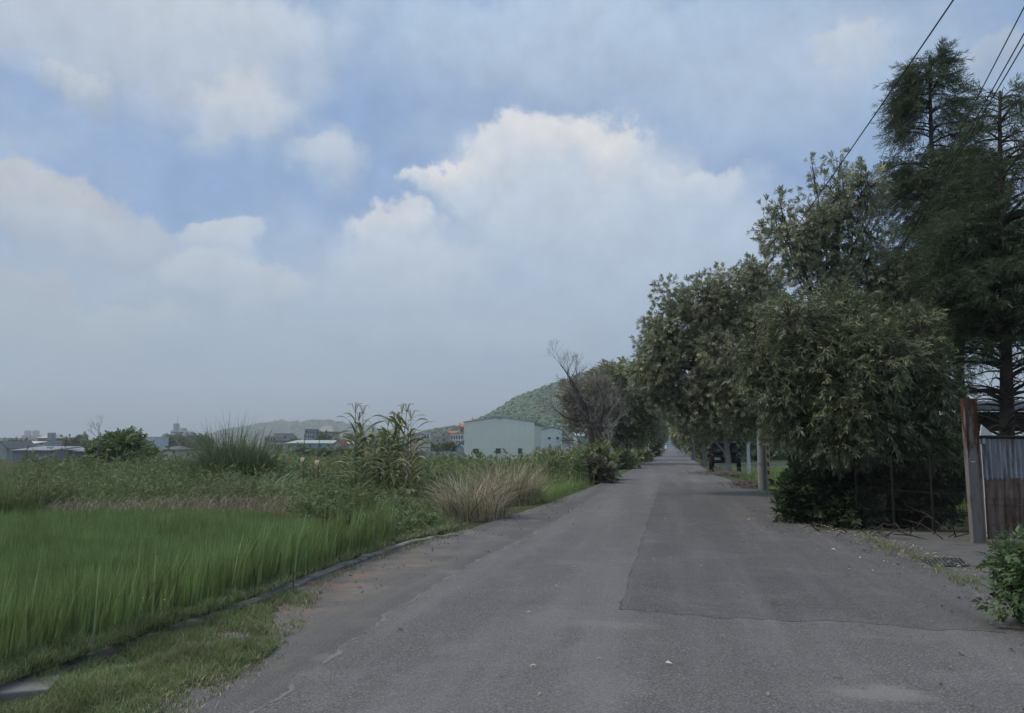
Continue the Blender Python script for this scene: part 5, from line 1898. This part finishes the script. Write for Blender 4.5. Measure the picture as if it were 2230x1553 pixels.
tree('cypress_tree', 'lone pointed dark tree sticking out of the far row of trees', 'tree', b, [(b + (0, 0, 3.2), np.array([.8, .8, 2.2]), 1), (b + (0, 0, 5.0), np.array([.45, .45, 1.0]), 1)], b + (0, 0, 5.6), .12, 200, SPR_F, (.5, .8), M_FARG, M_BARKD, seed=90, gap=-2, twig=.0)

# ================================================================== roadside furniture on the right
M_POLE = plain_mat('pole_concrete', (.3, .3, .29), .9, .15, var=.15, sc=6, grime=(.17, .165, .155, 1), gsc=(3, 3, .3))
M_WIRE = plain_mat('black_cable', (.012, .012, .013), .6, .3)
M_METAL = plain_mat('galvanised_metal', (.3, .31, .32), .45, .5, .6)


def utility_pole(label, loc, h=8.2, r0=.165, band=None):
    root = empty('utility_pole', loc)
    tag(root, label, 'utility pole')
    MB().tube([(0, 0, -.4), (0, 0, h * .5), (0, 0, h)], [r0, r0 * .84, r0 * .66], 20).build('pole', M_POLE, root, smooth=True)
    MB().box((0, -.09, h - .55), (1.5, .08, .1)).build('crossarm', M_METAL, root)
    for k in (-.65, 0, .65):
        MB().tube([(k, -.09, h - .5), (k, -.09, h - .44), (k, -.09, h - .38), (k, -.09, h - .3)], [.035, .06, .05, .02], 10).build('insulator', M_WHITE, root)
    for z in (.95, 2.4, 4.0):
        MB().tube([(0, 0, z), (0, 0, z + .05)], [r0 + .012] * 2, 20).build('strap', M_METAL, root)
    MB().tube([(r0 * .75, -r0 * .75, -.1), (r0 * .72, -r0 * .72, 3.2)], [.03, .03], 8).build('cable_duct', M_METAL, root)
    return root


pb = gpt(1658, 29.75)
pb[2] = -.02
utility_pole('grey concrete utility pole with metal straps at the road edge', pb)
m, nt, out = new_mat('yellow_black_bands')
p = pos_of(nt, True)
s_ = nt.nodes.new('ShaderNodeSeparateXYZ')
nt.links.new(p, s_.inputs[0])
wv = math_n(nt, 'FRACT', math_n(nt, 'ADD', math_n(nt, 'MULTIPLY', s_.outputs[2], 2.4), math_n(nt, 'MULTIPLY', s_.outputs[0], 1.6)))
c = mixc(nt, ramp(nt, wv, .49, .51), (.5, .3, .03), (.03, .03, .03))
principled(nt, out, c, .7, .3)
b = gpt(1668, 41)
root = utility_pole('farther utility pole wrapped in yellow and black warning bands', b, 7.5, .15)
MB().tube([(0, 0, .3), (0, 0, 2.3)], [.162, .16], 20).build('warning_band', m, root, smooth=True)

for k, (a0, a1, sag, rad, lab) in enumerate([
    ((30.97, 3.15, 7.7), (-16, 4.0, 7.3), .45, .010, 'thick black cable sweeping up alone across the sky left of the pointed conifer'),
    ((31, 7.5, 7.55), (-14, .8, 7.5), .45, .008, 'uppermost of three thin power lines crossing the conifers'),
    ((31, 7.4, 7.3), (-14, .9, 7.2), .5, .008, 'middle one of three thin power lines crossing the conifers'),
    ((31, 7.3, 7.2), (-14, 1.0, 7.0), .5, .008, 'lowest of three thin power lines crossing the conifers')]):
    u = np.linspace(0, 1, 60)
    s_ = a0[0] * (1 - u) + a1[0] * u
    t_ = a0[1] * (1 - u) + a1[1] * u
    z_ = a0[2] * (1 - u) + a1[2] * u - sag * 4 * u * (1 - u)
    x_, y_ = xy(s_, t_)
    tag(MB().tube(np.stack([x_, y_, z_], 1), rad, 6).build('power_line', M_WIRE), lab, 'cable')
bx, by = xy(31, 7.4)
utility_pole('utility pole standing hidden among the conifers where three lines end', (bx, by, -.5), 8.6)

# gate, post and the shed behind
m, nt, out = new_mat('rusting_painted_steel')
p = pos_of(nt)
n1 = noise(nt, scaled(nt, p, (1, 1, .3)), 5.5, 6, .68)
n2 = noise(nt, p, 22, 4, .7)
n3 = noise(nt, scaled(nt, p, (6, 6, .7)), 2.2, 4, .6)
sp = nt.nodes.new('ShaderNodeSeparateXYZ')
nt.links.new(p, sp.inputs[0])
topw = ramp(nt, sp.outputs[2], 1.2, 2.3, -.06, .14)
c = mixc(nt, n2, (.17, .15, .135), (.23, .205, .185))
f = math_n(nt, 'ADD', math_n(nt, 'MULTIPLY', math_n(nt, 'ADD', n1, n3), .5), topw)
c = mixc(nt, ramp(nt, f, .48, .56), c, mixc(nt, n2, (.055, .026, .016), (.115, .058, .03)))
c = mixc(nt, ramp(nt, f, .6, .66), c, (.035, .015, .011))
principled(nt, out, c, .8, .25, bump=n2, bstr=.3, bdist=.005)
M_RUSTP = m
g0 = G(2131, 1183)
Hh = P(2118, 868, g0[1])[2]
root = empty('gate_post', (g0[0], g0[1], 0))
tag(root, 'rusty upright steel H-section post beside the corrugated gate', 'post')
hb = MB()
hb.box((0, 0, Hh / 2), (.2, .012, Hh))
hb.box((-.106, .0, Hh / 2), (.012, .1, Hh)).box((.106, .0, Hh / 2), (.012, .1, Hh))
hb.build('steel_section', M_RUSTP, root)
root.rotation_euler = (0, math.radians(-.4), math.radians(2))
MB().box((0, -.009, 1.33), (.07, .004, .014)).build('weld_plate', M_WHITE, root)

m, nt, out = new_mat('weathered_corrugated_sheet')
p = pos_of(nt)
n1 = noise(nt, scaled(nt, p, (14, 14, .8)), 1.6, 5, .65)
n2 = noise(nt, scaled(nt, p, (3, 3, .5)), 1.6, 5, .65)
n3 = noise(nt, p, 9, 5, .7)
c = mixc(nt, ramp(nt, n1, .35, .65), (.17, .18, .2), (.38, .4, .42))
c = mixc(nt, ramp(nt, n2, .55, .66, 0, .8), c, (.11, .085, .085))
c = mixc(nt, ramp(nt, n3, .66, .72, 0, .8), c, (.1, .05, .03))
principled(nt, out, c, .55, .4, .35)
M_CORR = m
m, nt, out = new_mat('rust_sheet')
p = pos_of(nt)
n1 = noise(nt, scaled(nt, p, (9, 9, .6)), 1.5, 6, .68)
n2 = noise(nt, p, 16, 5, .7)
n4 = noise(nt, p, 2.2, 4, .6)
c = mixc(nt, n2, (.06, .038, .025), (.12, .07, .04))
c = mixc(nt, ramp(nt, n1, .42, .6, 0, .85), c, (.2, .165, .14))
c = mixc(nt, ramp(nt, n4, .55, .7, 0, .8), c, (.05, .028, .018))
c = mixc(nt, ramp(nt, n1, .35, .28, 0, .9), c, (.03, .018, .013))
principled(nt, out, c, .85, .2, bump=n2, bstr=.4, bdist=.006)
M_RUST = m
gx0, gy = g0[0] + .18, g0[1] + .05
root = empty('corrugated_gate', (gx0, gy, 0))
tag(root, 'gate with grey corrugated sheet above and rusted panel below', 'gate')
zt, zm = P(2140, 952, gy)[2], P(2140, 1045, gy)[2]
W_ = 4.2
nx = 340
x_ = np.linspace(0, W_, nx)
wvx = .021 * np.sin(x_ * 2 * PI / .082)
v = np.concatenate([np.stack([x_, wvx, 0 * x_ + zm + .006 * np.sin(x_ * 5)], 1), np.stack([x_, wvx, 0 * x_ + zt - .02 + .012 * np.sin(x_ * 3.1)], 1)])
i = np.arange(nx - 1)
MB().add(v, np.stack([i, i + 1, nx + i + 1, nx + i], 1)).build('corrugated_sheet', M_CORR, root)
rp = MB()
x_ = np.linspace(0, W_, 60)
for (za, zb, yo) in ((.06, zm * .72, .0), (zm * .72 - .02, zm + .03, -.012)):
    wv_ = .012 * np.sin(x_ * 9) + .008 * np.sin(x_ * 23)
    v = np.concatenate([np.stack([x_, wv_ + yo, 0 * x_ + za], 1), np.stack([x_, wv_ + yo - .004, 0 * x_ + zb], 1)])
    i = np.arange(59)
    rp.add(v, np.stack([i, i + 1, 60 + i + 1, 60 + i], 1))
rp.build('rust_panel', M_RUST, root)
MB().tube([(-.05, -.02, zt), (W_ * .5, -.02, zt - .005), (W_, -.02, zt)], .028, 10).build('top_rail', M_DARKM, root)
rb = MB()
for k in range(16):
    rb.tube([(.12 + k * .27, -.05, .03), (.12 + k * .27, -.05, zm * .72)], .006, 6)
for z in (.3, .62):
    rb.tube([(0, -.06, z), (W_, -.06, z)], .006, 6)
rb.build('bar_grille', M_RUST, root)
hb = MB().box((.0, -.05, zt - .07), (.05, .06, .09)).build('hinge', M_METAL, root)

root = empty('open_shed', (P(2250, 900, 24)[0], 24, -.4))
tag(root, 'dark timber shed roof behind the conifer trunk and gate', 'shed')
zr0, zr1 = P(2200, 934, 24)[2] + .4, P(2200, 897, 24)[2] + .4
MB().box((1.0, 2, (zr0 + zr1) / 2), (5.0, 4, zr1 - zr0)).build('fascia', M_DARKM, root)
rm = MB().add([(-1.8, -.3, zr1), (3.8, -.3, zr1), (3.8, 4.3, zr1 + .5), (-1.8, 4.3, zr1 + .5), (-1.8, -.3, zr1 + .06), (3.8, -.3, zr1 + .06), (3.8, 4.3, zr1 + .56), (-1.8, 4.3, zr1 + .56)],
              [(0, 3, 2, 1), (4, 5, 6, 7), (0, 1, 5, 4), (1, 2, 6, 5), (2, 3, 7, 6), (3, 0, 4, 7)])
rm.build('roof', M_ROOFG, root)
for xx_ in (-1.35, 1.0, 3.3):
    MB().box((xx_, .15, zr0 / 2), (.14, .14, zr0)).build('post', M_DARKM, root)
MB().box((1.0, 3.8, zr0 * .36), (4.8, .1, zr0 * .72)).build('back_wall', M_DARKM, root)
# sloped white sheet leaning behind the post
a_, b_, c_ = P(2136, 944, 14.2), P(2160, 944, 14.2), P(2138, 925, 14.2)
mb = MB().add([a_, b_, c_, a_ + (0, .03, 0), b_ + (0, .03, 0), c_ + (0, .03, 0), a_ * (1, 1, 0), b_ * (1, 1, 0), a_ * (1, 1, 0) + (0, .03, 0), b_ * (1, 1, 0) + (0, .03, 0)],
              [(0, 1, 2), (3, 5, 4)]).add([a_, b_, c_, a_ + (0, .03, 0), b_ + (0, .03, 0), c_ + (0, .03, 0), a_ * (1, 1, 0), b_ * (1, 1, 0), a_ * (1, 1, 0) + (0, .03, 0), b_ * (1, 1, 0) + (0, .03, 0)],
              [(6, 7, 1, 0), (8, 3, 4, 9), (1, 4, 5, 2), (0, 2, 5, 3), (7, 9, 4, 1), (6, 0, 3, 8)])
tag(mb.build('leaning_board', M_WHITE), 'white pointed board standing behind the gate next to the post', 'board')

# drain cover in the apron
q = [G(2008, 1216, .02), G(2092, 1216, .02), G(2112, 1232, .02), G(2026, 1232, .02)]
cq = np.mean(q, 0)
root = empty('drain_cover', (cq[0], cq[1], .012))
tag(root, 'dark green-grey steel drain cover let into the concrete apron', 'drain cover')
mb = MB()
v = [(a[0] - cq[0], a[1] - cq[1], .012) for a in q] + [(a[0] - cq[0], a[1] - cq[1], -.02) for a in q]
mb.add(v, [(3, 2, 1, 0), (0, 1, 5, 4), (1, 2, 6, 5), (2, 3, 7, 6), (3, 0, 4, 7)])
mb.build('plate', plain_mat('mossy_steel', (.07, .085, .08), .7, .3, .2, .2, 14), root)
mb = MB()
for i in range(9):
    u = (i + .5) / 9
    a, b = np.array(q[0]) * (1 - u) + np.array(q[1]) * u - cq, np.array(q[3]) * (1 - u) + np.array(q[2]) * u - cq
    mb.tube([(a[0] * .96, a[1] * .9, .016), (b[0] * .96, b[1] * .9, .016)], .008, 4)
mb.build('grating', M_DARKM, root)

# wire fence in the shade
f0, f1 = gpt(1860, 16.2), gpt(2118, 13.9)
root = empty('wire_fence', (0, 0, 0))
tag(root, 'dark wire mesh fence between the thicket and the rusty post', 'fence')
for u in (0, .34, .67, 1):
    b = f0 + (f1 - f0) * u
    MB().tube([b + (0, 0, -.1), b + (0, 0, 1.45)], .025, 8).build('post', M_DARKM, root)
mb = MB()
for z in (.15, .45, .8, 1.4):
    mb.tube([f0 + (0, 0, z), (f0 + f1) / 2 + (0, 0, z - .02), f1 + (0, 0, z)], .005, 4)
for k in range(70):
    b = f0 + (f1 - f0) * (k + .5) / 70
    mb.tube([b + (0, 0, .1), b + (.03, 0, 1.4)],   .002, 3)
mb.build('mesh_wire', M_DARKM, root)

# twigs and cut brush lying by the pole and under the trees
def brush(label, px, Y, n, spread, L, seed, mat):
    r = np.random.default_rng(seed)
    b = np.array(at_ground(px, Y))
    b[2] = 0
    root = empty('brush_pile', b)
    tag(root, label, 'brush pile')
    mb = MB()
    for _ in range(n):
        p0 = np.array([r.normal(0, spread), r.normal(0, spread * .7), abs(r.normal(0, .06)) + .02])
        a = r.uniform(0, 2 * PI)
        d = np.array([math.cos(a), math.sin(a), r.uniform(-.05, .5)]) * L * r.uniform(.3, 1)
        mb.tube([p0, p0 + d * .5 + (0, 0, .08 * r.uniform()), p0 + d + (0, 0, -.06)], [.012, .009, .004], 4)
    mb.build('twigs', mat, root)


M_TWIG = bark_mat('dry_twig', (.12, .1, .085), (.24, .21, .18), 20)
brush('heap of cut twigs at the foot of the tree before the black car', 1575, 44, 130, .75, .9, 61, M_TWIG)
brush('dry brush heaped against the foot of the concrete pole', 1632, 30.5, 150, .4, .9, 62, M_TWIG)
brush('few pale twigs lying on the road edge below the dark thicket', 1865, 14.2, 14, .25, .4, 63, M_BARKD)
brush('long bare sticks fallen at the edge of the apron', 1985, 13.9, 12, .45, 1.0, 64, M_BARKD)

# railing across the paddy, posts and parapets down the road
root = empty('concrete_railing', (0, 0, 0))
tag(root, 'low concrete railing with dark gaps across the bright paddy', 'railing')
a, b = P(1560, 1000, 68), P(1800, 1000, 68)
z1, z2 = P(1700, 1011, 68)[2], P(1700, 1018, 68)[2]
MB().box(((a[0] + b[0]) / 2, 68, z1), (b[0] - a[0], .2, .12)).build('rail', M_POLE, root)
MB().box(((a[0] + b[0]) / 2, 68, z2 - .1), (b[0] - a[0], .26, .25)).build('plinth', M_POLE, root)
for k in range(40):
    MB().box((a[0] + (b[0] - a[0]) * (k + .5) / 40, 68, (z1 + z2) / 2), (.1, .14, z1 - z2 - .02)).build('baluster', M_PINK, root)
for px, Y, h_, lb in ((1412, 96, 2.6, 'thin white post by the pale bush of the avenue'), (1440, 160, 5.2, 'white lamp-like post nearest the orange barrier'), (1444, 190, 6.0, 'slimmer white post behind the orange barrier'),
                      (1629, 47, 1.7, 'short pale marker post left of the concrete pole')):
    b = gpt(px, Y)
    b[2] = 0
    root = empty('roadside_post', b)
    tag(root, lb, 'post')
    MB().tube([(0, 0, -.1), (0, 0, h_)], [.11, .09], 10).build('shaft', M_WHITE, root)
    MB().tube([(0, 0, h_), (0, 0, h_ + .08)], [.13, .1], 10).build('cap', M_METAL, root)
root = empty('barrier_fence', (*P(1441, 985, 150)[:2], 0))
tag(root, 'orange-brown barrier fence along the road far ahead', 'barrier')
for k in range(8):
    MB().box((k * 1.0, k * 5.0, .55), (.16, .16, 1.1)).build('post', M_OCHRE, root)
for z in (.5, .95):
    rl = MB()
    rl.tube([(0, 0, z), (7, 35, z)], .07, 6)
    rl.build('rail', M_ORANGE, root)
b = gpt(1486, 118)
root = empty('parapet', (b[0], 118, 0))
tag(root, 'white low parapet of a culvert beside the road far ahead', 'parapet')
MB().box((0, 0, .35), (1.5, .3, .6)).build('wall', M_WHITE, root)
MB().box((0, 0, .7), (1.6, .4, .1)).build('coping', M_WHITE, root)
MB().box((-.6, -.4, .06), (1.1, .5, .12)).build('kerb_stone', M_WHITE, root)

# ================================================================== the parked black off-road car
M_CAR = plain_mat('black_paint', (.012, .012, .013), .3, .5, var=.1)
M_RUB = plain_mat('tyre_rubber', (.018, .018, .018), .85, .2, var=.2, sc=20)
M_CGL = plain_mat('car_glass', (.02, .022, .025), .08, .6)
M_LAMP = plain_mat('red_lamp_glass', (.16, .012, .01), .25, .5)
M_LAMPW = plain_mat('clear_lamp', (.5, .48, .45), .25, .5)
M_STEEL = plain_mat('dull_steel', (.16, .16, .165), .45, .5, .6)
cb = gpt(1578, 50.5)
cb[2] = 0
car = empty('parked_car', cb, -ROADA - math.radians(4))
tag(car, 'black off-road car parked with its tail to us behind a roadside trunk', 'car')
bd = MB()
# lower body: side outline extruded across
side = [(-1.95, .62), (-1.95, 1.02), (-1.85, 1.12), (.55, 1.14), (.75, 1.12), (1.85, 1.06), (1.95, .95), (1.95, .6), (1.55, .55), (1.5, .85), (1.2, .98), (.85, .85), (.75, .52), (-.75, .52), (-.8, .85), (-1.15, .98), (-1.5, .85), (-1.58, .6)]
bx_ = [(-.82, y, z) for y, z in side] + [(.82, y, z) for y, z in side]
n = len(side)
bd.add(bx_, [(i, (i + 1) % n, n + (i + 1) % n, n + i) for i in range(n)])
# caps as fan quads between top and bottom outline
top_i = [0, 1, 2, 3, 4, 5, 6, 7]
for o_ in (0, n):
    tri = [(0, 1, 2), (0, 2, 16), (0, 16, 17), (16, 2, 15), (15, 2, 14), (14, 2, 3), (14, 3, 13), (13, 3, 12), (12, 3, 4), (12, 4, 11), (11, 4, 10), (10, 4, 5), (10, 5, 9), (9, 5, 6), (9, 6, 8), (8, 6, 7)]
    bd.f.append(np.array([[o_ + a, o_ + b, o_ + c] for a, b, c in tri], np.int32))
body = bd.build('body', M_CAR, car)
# cabin
cv = []
for (y, z, hw) in ((-1.92, 1.13, .78), (-1.78, 1.78, .68), (.1, 1.8, .68), (.62, 1.14, .78)):
    cv += [(-hw, y, z), (hw, y, z)]
cab = MB().add(cv, [(0, 1, 3, 2), (2, 3, 5, 4), (4, 5, 7, 6), (0, 6, 7, 1)]).add(cv, [(0, 2, 4, 6), (1, 7, 5, 3)]).build('cabin', M_CAR, car)
bevel(cab, .05, 3)
gl = MB().add([(-.62, -1.925, 1.22), (.62, -1.925, 1.22), (.55, -1.82, 1.68), (-.55, -1.82, 1.68)], [(0, 1, 2, 3)]).build('rear_window', M_CGL, car)
for sx in (-1, 1):
    MB().add([(sx * .79, -1.6, 1.2), (sx * .79, -.75, 1.2), (sx * .705, -.75, 1.7), (sx * .705, -1.58, 1.7)], [(0, 1, 2, 3)]).build('side_window', M_CGL, car)
    MB().add([(sx * .79, -.65, 1.2), (sx * .79, .35, 1.2), (sx * .705, .02, 1.7), (sx * .705, -.65, 1.7)], [(0, 1, 2, 3)]).build('side_window', M_CGL, car)
    tl = MB().box((sx * .72, -1.965, .95), (.14, .05, .26)).build('tail_light', M_LAMP, car)
    MB().box((sx * .72, -1.99, 1.04), (.11, .02, .05)).build('reversing_lamp', M_LAMPW, tl)
    MB().box((sx * .9, .3, 1.3), (.16, .1, .18)).build('mirror', M_CAR, car)
    for y in (-1.17, 1.17):
        MB().box((sx * .87, y, .96), (.12, 1.0, .07)).build('fender', M_RUB, car)
        wh = MB()
        th = np.linspace(0, 2 * PI, 29)[:-1]
        for rr_, xa in ((.26, -.12), (.38, -.125), (.41, -.09), (.41, .09), (.38, .125), (.26, .12)):
            wh.v.append(np.stack([np.full(28, sx * .82 + xa), y + rr_ * np.cos(th), .41 + rr_ * np.sin(th)], 1).astype(np.float32))
        k = np.arange(28)
        for q in range(5):
            wh.f.append(np.stack([q * 28 + k, q * 28 + (k + 1) % 28, (q + 1) * 28 + (k + 1) % 28, (q + 1) * 28 + k], 1).astype(np.int32))
        wh.n = 168
        w_ = wh.build('wheel', M_RUB, car, smooth=True)
        rim = MB()
        rim.tube([(sx * .74, y, .41), (sx * .9, y, .41)], [.255, .255], 24)
        rim.tube([(sx * .9, y, .41), (sx * .95, y, .41)], [.09, .07], 12)
        rim.build('rim', M_STEEL, w_)
bm = MB().box((0, -2.06, .62), (1.56, .16, .2)).build('bumper', M_RUB, car)
bevel(bm, .03)
MB().box((-.42, -2.05, .79), (.34, .02, .15)).build('number_plate', M_WHITE, car)
sw_ = MB()
th = np.linspace(0, 2 * PI, 29)[:-1]
for rr_, ya in ((.2, -2.22), (.35, -2.24), (.39, -2.2), (.39, -2.03), (.35, -1.98)):
    sw_.v.append(np.stack([.1 + rr_ * np.cos(th), np.full(28, ya), 1.02 + rr_ * np.sin(th)], 1).astype(np.float32))
k = np.arange(28)
for q in range(4):
    sw_.f.append(np.stack([q * 28 + k, q * 28 + (k + 1) % 28, (q + 1) * 28 + (k + 1) % 28, (q + 1) * 28 + k], 1).astype(np.int32))
sw_.n = 140
sp_ = sw_.build('spare_wheel', M_RUB, car, smooth=True)
MB().tube([(.1, -2.19, 1.02), (.1, -2.22, 1.02)], [.2, .2], 20).build('rim', M_STEEL, sp_)
for sx in (-1, 1):
    MB().tube([(sx * .55, 1.95, .92), (sx * .55, 1.985, .92)], [.11, .11], 16).build('headlight', M_LAMPW, car)

# ================================================================== the humid air
m, nt, out = new_mat('humid_air')
vol = nt.nodes.new('ShaderNodeVolumePrincipled')
vol.inputs['Color'].default_value = (.92, .97, 1.0, 1)
vol.inputs['Density'].default_value = .00042
vol.inputs['Anisotropy'].default_value = .2
nt.links.new(vol.outputs[0], out.inputs['Volume'])
hz_ = MB().box((0, 1500, 70), (5200, 5400, 150)).build('haze', m)
tag(hz_, 'pale humid haze lying over the whole plain', 'haze', kind='stuff')
